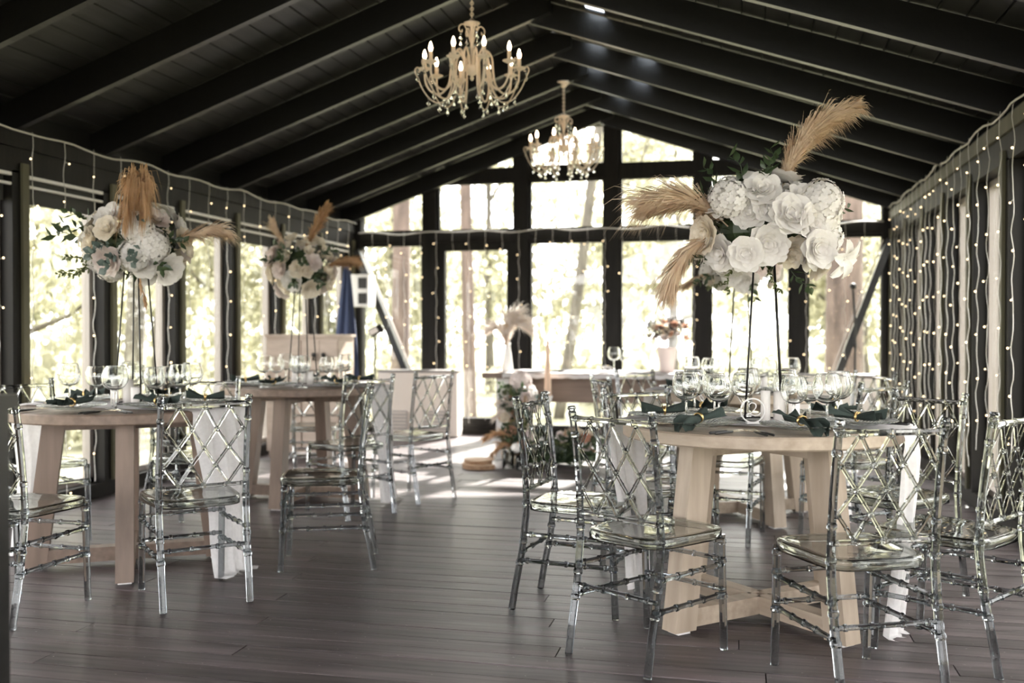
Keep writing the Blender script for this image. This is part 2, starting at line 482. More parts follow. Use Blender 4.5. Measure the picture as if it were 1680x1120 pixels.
def side_wall(side):
    nm = 'wall_left' if side < 0 else 'wall_right'
    X = XL if side < 0 else XR
    s = -side                                # towards the room
    w = M()
    w.box((X - s * 0.06, (YB + YF) / 2, 2.28), (0.16, YB - YF, 0.27))
    wall = w.build(nm, 'post'); tag(wall, kind='structure')
    M().box((X + s * 0.03, (YB + YF) / 2, 2.345), (0.02, YB - YF, 0.09)).build('top_plate', 'olive' if side > 0 else 'post', wall)
    M().box((X - s * 0.115, (YB + YF) / 2, 2.51), (0.035, YB - YF, 0.25)).build('eave_board', 'black', wall)
    M().box((X - s * 0.06, (YB + YF) / 2, 0.05), (0.14, YB - YF, 0.10)).build('sill_beam', 'post', wall)
    for ry in RAFT:
        M().box((X - s * 0.055, ry, 1.13), (0.15, 0.13, 2.06)).build('post', 'post', wall)
        M().box((X + s * 0.03, ry + 0.035, 1.16), (0.02, 0.055, 2.10)).build('post_facing', 'olive', wall)
    k = 1
    for a, b in zip(RAFT, RAFT[1:]):
        y0, y1 = b + 0.065, a - 0.065; yc = (y0 + y1) / 2
        fr = M(); xg = X - s * 0.10; t = 0.04
        fr.box((xg, y0 + t / 2, 1.12), (0.06, t, 2.04)); fr.box((xg, y1 - t / 2, 1.12), (0.06, t, 2.04))
        fr.box((xg, yc, 0.10 + t / 2), (0.06, y1 - y0, t)); fr.box((xg, yc, 2.14 - t / 2), (0.06, y1 - y0, t))
        f = fr.build('window_%d' % (k if side < 0 else k + 20), 'frame'); tag(f, kind='structure')
        M().box((xg, yc, 1.12), (0.012, y1 - y0 - 2 * t, 1.96)).build('pane', 'pane', f)
        if side < 0 and b > 2.5:
            M().box((X + s * 0.005, yc, 2.135), (0.025, y1 - y0 + 0.02, 0.022)).build('blind_rail', 'white', f)
            M().box((X - s * 0.05, yc, 2.055), (0.02, y1 - y0 - 0.01, 0.16)).build('roller_blind', 'blind', f)
            M().box((X + s * 0.005, yc, 2.075), (0.02, y1 - y0 + 0.02, 0.016)).build('blind_rail', 'white', f)
        k += 1
side_wall(-1); side_wall(1)

# glazed gable at the far end
def gable(y, nm, k0, door):
    xs = [XL, -3.47, -2.40, -1.39, -0.42, 0.575, XR]
    w = M().box(((XL + XR) / 2, y, 2.235), (XR - XL + 0.2, 0.13, 0.125)); wall = w.build(nm, 'post'); tag(wall, kind='structure')
    M().box(((XL + XR) / 2, y, 0.04), (XR - XL, 0.13, 0.10)).build('sill_beam', 'post', wall)
    zt = 2.915
    M().box(((XL + XR) / 2, y, zt), ((zt - 2.3) and (XR - XL) * 0.62, 0.11, 0.15)).build('tie_beam', 'post', wall)
    for x in xs:
        top = zb(min(max(x, XL), XR)) + 0.2
        wd = 0.155 if x not in (XL, XR) else 0.2
        M().box((x, y, top / 2), (wd, 0.14, top)).build('post', 'post', wall)
    M().box((-1.52, y, zb(-1.52) + 0.1), (0.3, 0.1, 0.2)).build('apex_block', 'post', wall)
    k = k0
    for a, b in zip(xs, xs[1:]):
        x0, x1 = a + 0.0775, b - 0.0775; xc = (x0 + x1) / 2; t = 0.03
        isd = door and abs(a + 3.47) < 0.01
        # lower light
        fr = M(); zt0, zt1 = 0.09, 2.17
        if isd:
            t = 0.095
        fr.box((x0 + t / 2, y, (zt0 + zt1) / 2), (t, 0.08, zt1 - zt0)); fr.box((x1 - t / 2, y, (zt0 + zt1) / 2), (t, 0.08, zt1 - zt0))
        fr.box((xc, y, zt0 + t / 2), (x1 - x0, 0.079, t)); fr.box((xc, y, zt1 - t / 2), (x1 - x0, 0.079, t))
        f = fr.build('door_1' if isd else 'window_%d' % k, 'post'); tag(f, kind='structure'); k += 1
        M().box((xc, y + 0.01, (zt0 + zt1) / 2), (x1 - x0 - 2 * t, 0.012, zt1 - zt0 - 2 * t)).build('pane', 'pane', f)
        if isd:
            M().tube([(x1 - 0.05, y - 0.05, 1.02), (x1 - 0.05, y - 0.09, 1.02), (x1 - 0.17, y - 0.09, 1.02)], 0.011, 8).build('door_handle', 'wire', f, True)
        # upper lights up to the roof, with a bar of glazing either side of the tie beam
        t = 0.025
        for z0, side2 in ((2.30, 0), (2.99, 1)):
            def ztop(x): return zb(x) + 0.19
            za, zc = ztop(x0), ztop(x1)
            if side2 == 0: za, zc = min(za, 2.84), min(zc, 2.84)
            if max(za, zc) <= z0 + 0.06: continue
            # trim the sloping pane where the roof cuts the bay
            pts = [(x0, z0), (x1, z0)]
            if zc > z0 + 0.03: pts.append((x1, zc))
            xm = []
            if min(zb(x0), zb(x1)) + 0.19 < 2.84 < max(zb(x0), zb(x1)) + 0.19 and side2 == 0:
                fx = (2.84 - 0.19 - zb(x0)) / (zb(x1) - zb(x0)); pts.append((x0 + fx * (x1 - x0), 2.84))
            if x0 < XM < x1 and side2: pts.append((XM, ztop(XM)))
            if za > z0 + 0.03: pts.append((x0, za))
            if len(pts) < 3: continue
            if zc <= z0 + 0.03 and side2:
                fx = (z0 - 0.19 - zb(x0)) / (zb(x1) - zb(x0)); pts[1] = (x0 + fx * (x1 - x0), z0)
            if za <= z0 + 0.03 and side2:
                fx = (z0 - 0.19 - zb(x0)) / (zb(x1) - zb(x0)); pts[0] = (x0 + fx * (x1 - x0), z0)
            n = len(pts); cx = sum(p[0] for p in pts) / n; cz = sum(p[1] for p in pts) / n
            inn = []
            for p in pts:
                d = Vector((cx - p[0], cz - p[1])); d = d.normalized() * t * 1.3; inn.append((p[0] + d.x, p[1] + d.y))
            fr = M(); o = []
            for q in (-0.03, 0.03):
                o += [(p[0], y + q, p[1]) for p in pts] + [(p[0], y + q, p[1]) for p in inn]
            fs = []
            for i in range(n):
                j = (i + 1) % n
                fs += [(i, j, n + j, n + i), (2 * n + i, 3 * n + i, 3 * n + j, 2 * n + j), (n + i, n + j, 3 * n + j, 3 * n + i), (i, 2 * n + i, 2 * n + j, j)]
            fr.add(o, fs); f = fr.build('window_%d' % k, 'post'); tag(f, kind='structure'); k += 1
            pm = M(); pm.add([(p[0], y - 0.005, p[1]) for p in inn] + [(p[0], y + 0.006, p[1]) for p in inn],
                             [tuple(range(n)), tuple(range(2 * n - 1, n - 1, -1))] + [(i, i + n, (i + 1) % n + n, (i + 1) % n) for i in range(n)])
            pm.build('pane', 'pane', f)
    return wall
back = gable(YB, 'wall_back', 41, True)
for x0, x1 in ((XL + 0.06, -3.70), (XR - 0.03, 0.93)):   # raking knee braces in the corner bays
    a, b = (x0, YB - 0.10, 2.10), (x1, YB - 0.10, 0.62)
    M().beam(a, b, 0.07, 0.10, (0, 1, 0)).build('corner_brace', 'black', back)
    M().beam((x0 + (0.07 if x0 < 0 else -0.07), YB - 0.11, 2.10), (x1 + (0.07 if x0 < 0 else -0.07), YB - 0.11, 0.62), 0.03, 0.012, (1, 0, 0)).build('brace_edge', 'frame', back)
# open end behind the viewpoint: posts and a beam only
wf = M().box(((XL + XR) / 2, YF, 2.28), (XR - XL + 0.2, 0.14, 0.2)).build('wall_front', 'post'); tag(wf, kind='structure')
for x in (XL, -2.4, -0.4, XR):
    M().box((x, YF, zb(x) / 2), (0.16, 0.14, zb(x))).build('post', 'post', wf)

# ------------------------------------------------------------------ woodland outside
def leaf_cloud(seed, blobs, n, size):
    rnd = random.Random(seed); m = M()
    tot = sum(b[3] ** 2 for b in blobs)
    for bx, by, bz, br in blobs:
        for _ in range(int(n * br * br / tot)):
            d = Vector((rnd.gauss(0, 1), rnd.gauss(0, 1), rnd.gauss(0, 1))).normalized()
            p = Vector((bx, by, bz)) + Vector((d.x, d.y, d.z * 0.75)) * br * (0.45 + 0.6 * rnd.random())
            R = Euler((rnd.uniform(0, 6.3), rnd.uniform(0, 6.3), rnd.uniform(0, 6.3))).to_matrix()
            sz = size * rnd.uniform(0.6, 1.4)
            m.add([p + R @ Vector(q) * sz for q in ((-0.5, 0, 0), (0, -0.32, 0.06), (0.5, 0, 0), (0, 0.32, 0.06))], [(0, 1, 2, 3)])
    return m
def tree_proto(seed, n, size, h):
    rnd = random.Random(seed)
    blobs = []
    for _ in range(11):
        a = rnd.uniform(0, 6.28); r = rnd.uniform(0.2, 1.5); z = h * rnd.uniform(0.28, 1.0)
        blobs.append((r * cos(a), r * sin(a), z, rnd.uniform(0.55, 1.05)))
    crown = leaf_cloud(seed, blobs, n, size)
    tr = M()
    path = spline([(0, 0, -0.4), (0.06, 0.03, h * 0.3), (-0.05, 0.05, h * 0.6), (0.04, 0, h * 0.95)], 4)
    tr.tube(path, [0.13 - 0.10 * i / (len(path) - 1) for i in range(len(path))], 8)
    for bx, by, bz, br in blobs[:7]:
        tr.tube([(0, 0, bz * 0.72), (bx * 0.5, by * 0.5, bz * 0.82), (bx, by, bz)], [0.045, 0.03, 0.012], 5)
    return crown, tr
TP = []
for i, (n, sz, h, cm, tm) in enumerate(((2400, 0.17, 5.2, 'tree1', 'barkg'), (2400, 0.17, 6.2, 'tree1', 'barkg'), (2000, 0.2, 5.6, 'tree2', 'barkg'))):
    c, t = tree_proto(31 + i, n, sz, h); TP.append((c.mesh('crown', cm), t.mesh('trunk', tm, True)))
KIND = ['loose spring-green tree', 'tall thin yellow-green tree', 'darker green bushy tree']
def tree(k, x, y, s, rz, where):
    t = thing('woodland_tree', KIND[k] + ' ' + where, 'tree', (x, y, -0.35), rz, 'woodland trees outside')
    t.scale = (s, s, s)
    o = link('crown', TP[k][0], t); o['kind'] = 'stuff'
    link('trunk', TP[k][1], t)
for k, x, y, s, rz, w in (
    (0, -6.4, 17.8, 0.95, 0.3, 'beyond the corner bay beside the white wall box'), (1, -2.4, 19.4, 0.95, 1.4, 'seen past the narrow glass door'),
    (0, 1.7, 19.8, 0.95, 2.2, 'behind the second-last gable bay'), (1, -1.6, 24.6, 1.1, 3.6, 'deep behind the middle of the glass gable'),
    (0, 5.9, 18.0, 0.95, 4.4, 'beyond the big pine trunk outside the gable'), (2, -10.4, 23.8, 1.1, 5.0, 'far off past the blue parasol corner'),
    (2, 7.2, 23.6, 1.1, 0.7, 'in the woods past the string-light corner'), (1, -6.0, 23.6, 1.1, 1.9, 'far back past the left corner brace'),
    (0, 2.9, 25.2, 1.1, 2.9, 'far back past the pine trunk'),
    (1, -8.6, 10.6, 0.95, 3.3, 'outside the tall windows behind the near pinkish table'), (0, -8.3, 14.8, 0.95, 0.4, 'outside the tall windows behind the cream bud bouquet'),
    (2, -13.4, 15.0, 1.05, 1.0, 'outside the tall windows, standing farther off'), (0, -12.6, 19.6, 1.0, 5.5, 'deep in the woods behind the tan plume bouquet'),
    (1, 5.0, 8.2, 0.9, 1.1, 'outside the string-light wall at its middle'), (0, 5.2, 12.8, 0.9, 4.0, 'outside the string-light wall at its far end')):
    tree(k, x, y, s, rz, w)
# low undergrowth, one loose mass that nobody could count
und = M(); rnd = random.Random(5)
for cx, cy, r in [(-7 - rnd.random() * 2.5, yy, 0.6) for yy in range(3, 15, 2)] + [(xx, 18 + rnd.random() * 4, 0.7) for xx in range(-9, 8, 2)] + [(4.6 + rnd.random(), yy, 0.6) for yy in range(4, 15, 3)]:
    und.put(leaf_cloud(int(cx * 10 + cy * 100), [(0, 0, 0.25, r), (r, 0.3, 0.15, r * 0.7)], 380, 0.13), Matrix.Translation((cx, cy, -0.25)))
o = und.build('undergrowth', 'tree1'); tag(o, 'low yellow-green undergrowth on the woodland floor outside the windows', 'undergrowth', kind='stuff')
rnd = random.Random(99); fm = M()
for _ in range(38000):
    q = rnd.random()
    if q < 0.5: x, yy = rnd.uniform(-20, 14), rnd.uniform(28.5, 36)
    elif q < 0.85: x, yy = rnd.uniform(-25, -17), rnd.uniform(4, 32)
    else: x, yy = rnd.uniform(10.5, 17), rnd.uniform(4, 32)
    z = -0.4 + 9.5 * rnd.random() ** 1.25
    if sin(x * 0.9 + 2.1 * sin(yy * 0.35)) + sin(yy * 1.1 + x * 0.3) + 1.1 * sin(z * 1.3 + x) < -0.75: continue
    R = Euler((rnd.uniform(0, 6.3), rnd.uniform(0, 6.3), rnd.uniform(0, 6.3))).to_matrix(); sz = 0.36 * rnd.uniform(0.5, 1.4); p = Vector((x, yy, z))
    fm.add([p + R @ Vector(c) * sz for c in ((-0.5, 0, 0), (0, -0.32, 0.06), (0.5, 0, 0), (0, 0.32, 0.06))], [(0, 1, 2, 3)])
o = fm.build('forest_foliage', 'tree1'); tag(o, 'deep sunlit yellow-green forest foliage beyond the nearer trees', 'foliage', kind='stuff')
def trunk(x, y, r, h, m, label, lean=0.0):
    t = thing('pine_tree', label, 'tree', (x, y, -0.35), 0, 'bare trunks outside the gable')
    p = spline([(0, 0, 0), (lean * 0.3, 0.03, h * 0.3), (lean * 0.6, 0, h * 0.65), (lean, 0, h)], 5)
    M().tube(p, [r * (1.12 - 0.35 * i / (len(p) - 1)) for i in range(len(p))], 14).build('trunk', m, t, True)
    for j in range(4):
        a = j * 1.9; z = h * (0.55 + 0.1 * j)
        M().tube([(lean * 0.6, 0, z), (lean * 0.6 + 0.8 * cos(a), 0.8 * sin(a), z + 0.25), (lean * 0.6 + 1.6 * cos(a), 1.6 * sin(a), z + 0.7)], [r * 0.2, r * 0.12, r * 0.04], 6).build('branch', m, t)
trunk(1.33, 14.1, 0.235, 8.0, 'bark', 'thick reddish pine trunk just outside the gable beside the corner brace', 0.05)
trunk(-4.75, 13.4, 0.125, 8, 'bark', 'pinkish pine trunk outside the bay crossed by the left brace', 0.1)
trunk(-4.3, 15.6, 0.10, 8, 'bark', 'slimmer pale pinkish trunk next to the door in the gable', -0.2)
trunk(-3.1, 17.0, 0.09, 8, 'barkg', 'thin grey trunk leaning behind the glass door', 1.2)
trunk(-6.5, 9.6, 0.10, 7, 'barkg', 'thin grey trunk outside the tall windows behind the cabinet', 0.3)
trunk(-6.2, 6.8, 0.08, 7, 'barkg', 'very slim grey trunk outside the tall windows near the first bouquet', -0.5)

# ------------------------------------------------------------------ string light curtains
def light_curtain(name, label, p0, p1, inward, strands, ztop, zlow, amp, seed, tw):
    rnd = random.Random(seed)
    t = thing(name, label, 'string lights', p0 + (0,), 0)
    a, b = Vector((0, 0, 0)), Vector((p1[0] - p0[0], p1[1] - p0[1], 0)); d = (b - a).normalized(); inn = Vector(inward + (0,))
    path = [a.lerp(b, i / 60) + Vector((0, 0, ztop + 0.012 * sin(i * 0.9) - 0.018 * abs(sin(i * pi / 12)))) + inn * 0.004 * sin(i * 2.1) for i in range(61)]
    M().tube(path, 0.007, 5).build('cable', 'cable', t, True)
    for i in strands:
        q = a.lerp(b, i); zl = zlow + rnd.uniform(-0.12, 0.2)
        n = int((ztop - zl) / 0.045); pts = []; bl = M(); ph = rnd.random() * 6
        for k in range(n + 1):
            z = ztop - (ztop - zl) * k / n
            pts.append(q + d * (amp * (sin(k * 1.3 + ph) + 0.6 * rnd.uniform(-1, 1)) * min(1, k / 4)) + inn * (0.006 + 0.006 * sin(k * 0.9)) + Vector((0, 0, z)))
        wm = M().tube(pts, tw, 4, flat=1.0)
        for k in range(3 + rnd.randint(0, 3), n, 6):
            p = pts[k]; o = d * rnd.choice((-1, 1)) * rnd.uniform(0.015, 0.035) + Vector((0, 0, rnd.uniform(-0.02, 0.012))) + inn * 0.012
            wm.tube([p, p + o], tw * 0.9, 4); bl.ball(p + o, rnd.uniform(0.005, 0.0072), 6, 4)
        s = wm.build('strand', 'cable', t)
        tag(bl.build('bulbs', 'led', s), kind='stuff')
light_curtain('string_light_curtain', 'dense curtain of warm fairy lights on white wires over the side wall', (XR - 0.05, 4.3), (XR - 0.05, 10.75), (-1, 0),
              [0.03, 0.10, 0.15, 0.205, 0.255, 0.30, 0.345, 0.385, 0.425, 0.465, 0.50, 0.535, 0.57, 0.605, 0.64, 0.67, 0.70, 0.735, 0.77, 0.80, 0.835, 0.865, 0.90, 0.93, 0.965], 2.43, 0.35, 0.012, 11, 0.0023)
light_curtain('string_light_curtain', 'sparse curtain of fairy lights hung across the tall side windows', (XL + 0.055, 4.0), (XL + 0.055, 10.8), (1, 0),
              [0.03 + 0.0445 * i for i in range(22)], 2.41, 0.12, 0.006, 12, 0.0022)
light_curtain('string_light_curtain', 'fairy light curtain hung from the beam of the glass gable', (XL + 0.1, YB - 0.14), (XR - 0.1, YB - 0.14), (0, -1),
              [0.03 + 0.0335 * i for i in range(29)], 2.29, 0.1, 0.006, 13, 0.0022)

# ------------------------------------------------------------------ chairs
def make_chair():
    t = thing('chiavari_chair', 'chair', 'chair')
    P = lambda x, yy, z: Vector((x, yy, z))      # chair faces +x, width along y
    def spine(sy):
        return [P(-0.255, sy * 0.180, 0), P(-0.238, sy * 0.181, 0.10), P(-0.208, sy * 0.182, 0.25), P(-0.190, sy * 0.183, 0.40), P(-0.188, sy * 0.183, 0.47),
                P(-0.196, sy * 0.183, 0.60), P(-0.214, sy * 0.183, 0.75), P(-0.235, sy * 0.183, 0.875)]
    kn = (0.20, 0.29, 0.45, 0.56, 0.79, 0.865)
    def at(sy, z):
        s = spine(sy)
        for a, b in zip(s, s[1:]):
            if a.z <= z <= b.z: return a.lerp(b, (z - a.z) / (b.z - a.z))
        return s[-1]
    for sy in (-1, 1):
        zs = sorted(set([0, 0.10, 0.25, 0.36, 0.40, 0.47, 0.66, 0.875] + [k + e for k in kn for e in (-0.011, -0.006, 0.006, 0.011)]))
        rr = [(0.0178 if any(abs(z - k) < 0.008 for k in kn) else 0.0145) * (1 - 0.10 * (z > 0.5)) for z in zs]
        m = M().tube([at(sy, z) for z in zs], rr, 8)
        m.tube([at(sy, 0.875), at(sy, 0.875) + Vector((-0.001, 0, 0.006)), at(sy, 0.875) + Vector((-0.002, 0, 0.010)), at(sy, 0.875) + Vector((-0.003, 0, 0.018))], [0.0125, 0.0125, 0.017, 0.014], 8)
        m.build('back_post', 'ghost', t)
        f0, f1 = P(0.193, sy * 0.178, 0), P(0.175, sy * 0.178, 0.425)
        kf = (0.20, 0.33, 0.40)
        zs = sorted([0, 0.425] + [k + e for k in kf for e in (-0.011, -0.006, 0.006, 0.011)])
        M().tube([f0.lerp(f1, z / 0.425) for z in zs], [(0.0178 if any(abs(z - k) < 0.008 for k in kf) else 0.0142) for z in zs], 8).build('front_leg', 'ghost', t)
        # two bamboo stretchers on each side
        for z in (0.315, 0.205):
            bamboo(at(sy, z + 0.005), f0.lerp(f1, z / 0.425), 0.0095, (0.08, 0.3, 0.5, 0.7, 0.92)).build('side_stretcher', 'ghost', t)
    fr = lambda sy, z: P(0.193, sy * 0.178, 0).lerp(P(0.175, sy * 0.178, 0.425), z / 0.425)
    bamboo(fr(-1, 0.335), fr(1, 0.335), 0.0088, (0.1, 0.35, 0.65, 0.9)).build('front_stretcher', 'ghost', t)
    bamboo(fr(-1, 0.225), fr(1, 0.225), 0.0088, (0.1, 0.35, 0.65, 0.9)).build('front_stretcher', 'ghost', t)
    bamboo(at(-1, 0.245), at(1, 0.245), 0.0088, (0.1, 0.35, 0.65, 0.9)).build('back_stretcher', 'ghost', t)
    bamboo(at(-1, 0.85), at(1, 0.85), 0.0105, (0.05, 0.25, 0.5, 0.75, 0.95), 1.25).build('top_rail', 'ghostrod', t)
    bamboo(at(-1, 0.505), at(1, 0.505), 0.0088, (0.05, 0.25, 0.5, 0.75, 0.95), 1.25).build('lower_rail', 'ghostrod', t)
    # lattice of crossing rods: rows of 3,4,3,4,3 knots
    ROW = [0.825, 0.748, 0.668, 0.592, 0.522]
    A, B = (0.21, 0.5, 0.79), (0.05, 0.36, 0.64, 0.95)
    def K(r, u, off):
        a, b = at(-1, ROW[r]), at(1, ROW[r]); return a.lerp(b, u) + Vector((off, 0, 0))
    rods = [[(0, A[0]), (1, B[1]), (2, A[1]), (3, B[2]), (4, A[2])], [(0, A[1]), (1, B[2]), (2, A[2]), (3, B[3])], [(0, A[2]), (1, B[3])],
            [(1, B[0]), (2, A[0]), (3, B[1]), (4, A[1])], [(3, B[0]), (4, A[0])]]
    for off, mir in ((0.004, False), (-0.004, True)):
        for rod in rods:
            pts, rs = [], []
            q = [K(r, 1 - u if mir else u, off) for r, u in rod]
            if rod[0][0] == 0: q[0] = q[0] + Vector((0, 0, 0.018))
            if rod[-1][0] == 4: q[-1] = q[-1] - Vector((0, 0, 0.012))
            for a, b in zip(q, q[1:]):
                for tt, r in ((0.0, 0.0095), (0.07, 0.0095), (0.10, 0.0070), (0.47, 0.0070), (0.475, 0.0084), (0.525, 0.0084), (0.53, 0.0070), (0.90, 0.0070), (0.93, 0.0095)):
                    pts.append(a.lerp(b, tt)); rs.append(r)
            pts.append(q[-1]); rs.append(0.0095)
            M().tube(pts, rs, 6).build('lattice_rod', 'ghostrod', t)
    # saddle seat with a deep clear lip
    def outline(sc, dz):
        pts = []
        for i in range(44):
            a = 2 * pi * i / 44; e = 0.42
            cx, sy = cos(a), sin(a)
            px = math.copysign(abs(cx) ** e, cx) * 0.205; py = math.copysign(abs(sy) ** e, sy)
            wy = 0.190 + 0.018 * (px / 0.205)
            pts.append((px * sc, py * wy * sc, dz))
        return pts
    rings = [(0.982, 0.422), (0.985, 0.415), (1.0, 0.415), (1.002, 0.440), (0.992, 0.449), (0.965, 0.452), (0.86, 0.450), (0.6, 0.446), (0.25, 0.4445)]
    m = M(); n = 44
    under = [(0.25, 0.4385), (0.6, 0.440), (0.86, 0.444), (0.955, 0.4455), (0.976, 0.440)]
    rings = under + rings
    vs = []; fs = []
    for sc, z in rings: vs += outline(sc, z)
    for k in range(len(rings) - 1):
        for i in range(n):
            j = (i + 1) % n; fs.append((k * n + i, k * n + j, (k + 1) * n + j, (k + 1) * n + i))
    fs.append(tuple(range(n - 1, -1, -1))); fs.append(tuple((len(rings) - 1) * n + i for i in range(n)))
    m.add(vs, fs).build('seat', 'ghostseat', t, True)
    return t

CH = [ # x, y, facing degrees, label
    (-0.318, 3.652, 56.7, 'clear lattice-back chair at the aisle corner of the near pale oak table'),
    (0.355, 3.480, 115.2, 'clear lattice-back chair with its back squarely to the viewer at the near pale table'),
    (-0.662, 4.200, -8.1, 'clear lattice-back chair seen side-on, by the aisle at the near pale table'),
    (0.654, 4.668, -136.5, 'clear lattice-back chair between the near pale table and the string-light wall'),
    (0.735, 3.895, 144.8, 'clear lattice-back chair cut off by the frame edge beside the string lights'),
    (-0.368, 4.739, -52.7, 'clear lattice-back chair facing the viewer across the near pale table'),
    (-0.096, 5.782, 78.8, 'clear lattice-back chair tucked behind the near pale table, facing the rear table'),
    (0.588, 5.884, 133.5, 'clear lattice-back chair at the rear pale table, half hidden by the hanging runner'),
    (0.690, 6.996, -143.0, 'clear lattice-back chair at the rear pale table close to the string lights'),
    (-0.636, 6.165, 24.7, 'clear lattice-back chair at the rear pale table next to the floor flowers'),
    (-0.562, 6.952, -38.3, 'clear lattice-back chair at the rear pale table in front of the head table'),
    (-2.371, 3.968, 134.5, 'clear lattice-back chair at the aisle side of the pinkish oak table, back to viewer'),
    (-2.946, 3.593, 88.5, 'clear lattice-back chair beside the dark post at the near pinkish table'),
    (-2.050, 4.660, -160.6, 'clear lattice-back chair in profile between the two pinkish oak tables'),
    (-3.110, 5.234, -79.8, 'clear lattice-back chair facing the viewer across the near pinkish table'),
    (-3.797, 4.787, -25.6, 'clear lattice-back chair by the tall windows at the near pinkish table'),
    (-2.475, 6.000, 148.0, 'clear lattice-back chair at the rear pinkish table in front of its white runner'),
    (-2.265, 6.630, 154.0, 'clear lattice-back chair at the rear pinkish table standing out in the aisle'),
    (-3.190, 7.060, -74.1, 'clear lattice-back chair between the rear pinkish table and the wooden cabinet'),
    (-3.630, 6.001, 24.9, 'clear lattice-back chair by the tall windows at the rear pinkish table'),
]
proto = make_chair()
for i, (x, yy, a, lb) in enumerate(CH):
    if i == 0:
        o = proto; o.location = (x, yy, 0.001); o.rotation_euler = (0, 0, radians(a)); o['label'] = lb; o['group'] = 'clear chiavari chairs'
    else:
        dup(proto, (x, yy, 0.001), radians(a), lb, 'clear chiavari chairs')

# ------------------------------------------------------------------ tables
TZ, TR = 0.79, 0.555
def table(name_label, x, y, a0, wood):
    t = thing('round_table', name_label, 'table', (x, y, 0), radians(a0), 'round oak tables')
    wv, wh = (wood, wood + 'h')
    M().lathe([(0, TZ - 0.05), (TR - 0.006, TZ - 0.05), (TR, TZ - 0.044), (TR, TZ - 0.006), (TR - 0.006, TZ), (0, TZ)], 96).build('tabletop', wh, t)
    for k in range(4):
        R = Matrix.Rotation(k * pi / 2, 3, 'Z')
        m = M(); b0, b1 = Vector((0.425, 0, 0.012)), Vector((0.335, 0, TZ - 0.05))
        pts = []
        for p, hw, hd in ((b0, 0.040, 0.052), (b1, 0.040, 0.052)):
            for i, j in ((-1, -1), (1, -1), (1, 1), (-1, 1)): pts.append(R @ (p + Vector((i * hd, j * hw, 0))))
        m.add(pts, [(3, 2, 1, 0), (4, 5, 6, 7), (0, 1, 5, 4), (1, 2, 6, 5), (2, 3, 7, 6), (3, 0, 4, 7)])
        m.build('leg', wv, t)
        M().box(R @ Vector((0.425, 0, 0.007)), (0.06, 0.06, 0.012), k * pi / 2).build('foot_pad', 'white', t)
        M().box(R @ Vector((0.20, 0, 0.060)), (0.36, 0.075, 0.070), k * pi / 2).build('cross_beam', wh, t)
        M().box(R @ Vector((0.19, 0, TZ - 0.0805)), (0.34, 0.07, 0.06), k * pi / 2).build('upper_beam', wh, t)
    return t
TAB = {
    'T1': (0.07, 4.18, -46, 'oak', 'near pale table', 'pale oak round table with splayed legs nearest the string-light wall'),
    'T4': (-0.01, 6.46, -61, 'oak', 'rear pale table', 'pale oak round table standing behind the near one by the string lights'),
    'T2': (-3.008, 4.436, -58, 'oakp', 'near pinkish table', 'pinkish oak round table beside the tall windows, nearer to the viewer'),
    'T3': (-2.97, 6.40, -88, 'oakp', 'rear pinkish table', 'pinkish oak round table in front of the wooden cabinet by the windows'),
}
for k, (x, y, a, w, nm, lb) in TAB.items(): table(lb, x, y, a, w)

# gauze runners lying across each table and falling to the floor
def runner(k, ang, label, drops=(0.80, 0.80), width=0.40, seed=1, flare=0.06):
    x, y = TAB[k][0], TAB[k][1]; rnd = random.Random(seed)
    ph = [rnd.uniform(0, 6.28) for _ in range(6)]
    r = TR + 0.012; L = [drops[0], 2 * r, drops[1]]; tot = sum(L)
    def fn(u, v):
        s = u * tot - L[0] - r        # distance along, 0 at table centre
        w = (v - 0.5) * width
        rim = sqrt(max(r * r - w * w * 0.55, 0.01))
        if abs(s) <= rim:
            px, pz = s, TZ + 0.004 + 0.0025 * (1 + sin(v * 34 + ph[0] + s * 5))
            wy = w
        else:
            sg = 1 if s > 0 else -1; q = abs(s) - rim; full = drops[1] if sg > 0 else drops[0]
            dn = max(0.0, q - 0.03)
            gather = 1 - 0.38 * min(1, dn / 0.5)
            wy = w * gather + 0.012 * sin(dn * 9 + ph[1])
            fold = (0.016 * sin(v * 22 + ph[2] + dn * 1.5) + 0.010 * sin(v * 41 + ph[3] - dn * 2.5)) * min(1, dn / 0.10)
            out = rim + 0.012 + min(q, 0.03) * 0.4 + flare * (dn / 0.75) ** 1.5 + fold
            pz = TZ + 0.002 - dn
            if pz < 0.012:                                 # puddles on the boards
                out += (0.012 - pz) * 0.9; pz = 0.010 + 0.012 * (0.5 + 0.5 * sin(v * 30 + ph[4]))
            px = sg * out
        return (px, wy, pz)
    t = M().grid(fn, 96, 30).build('table_runner', 'cloth', None, True)
    t.location = (x, y, 0); t.rotation_euler = (0, 0, radians(ang))
    tag(t, label, 'runner', 'white gauze runners')
runner('T1', -13, 'white gauze runner falling to the floor off the near pale table', (0.72, 0.84), 0.42, 3, -0.06)
runner('T4', -10, 'white gauze runner falling off the rear pale table behind the chairs', (0.75, 0.80), 0.38, 4)
runner('T2', -8, 'white gauze runner falling to the floor off the near pinkish table', (0.85, 0.85), 0.40, 5)
runner('T3', 0, 'white gauze runner falling off the rear pinkish table beside an empty chair', (0.80, 0.84), 0.38, 6)

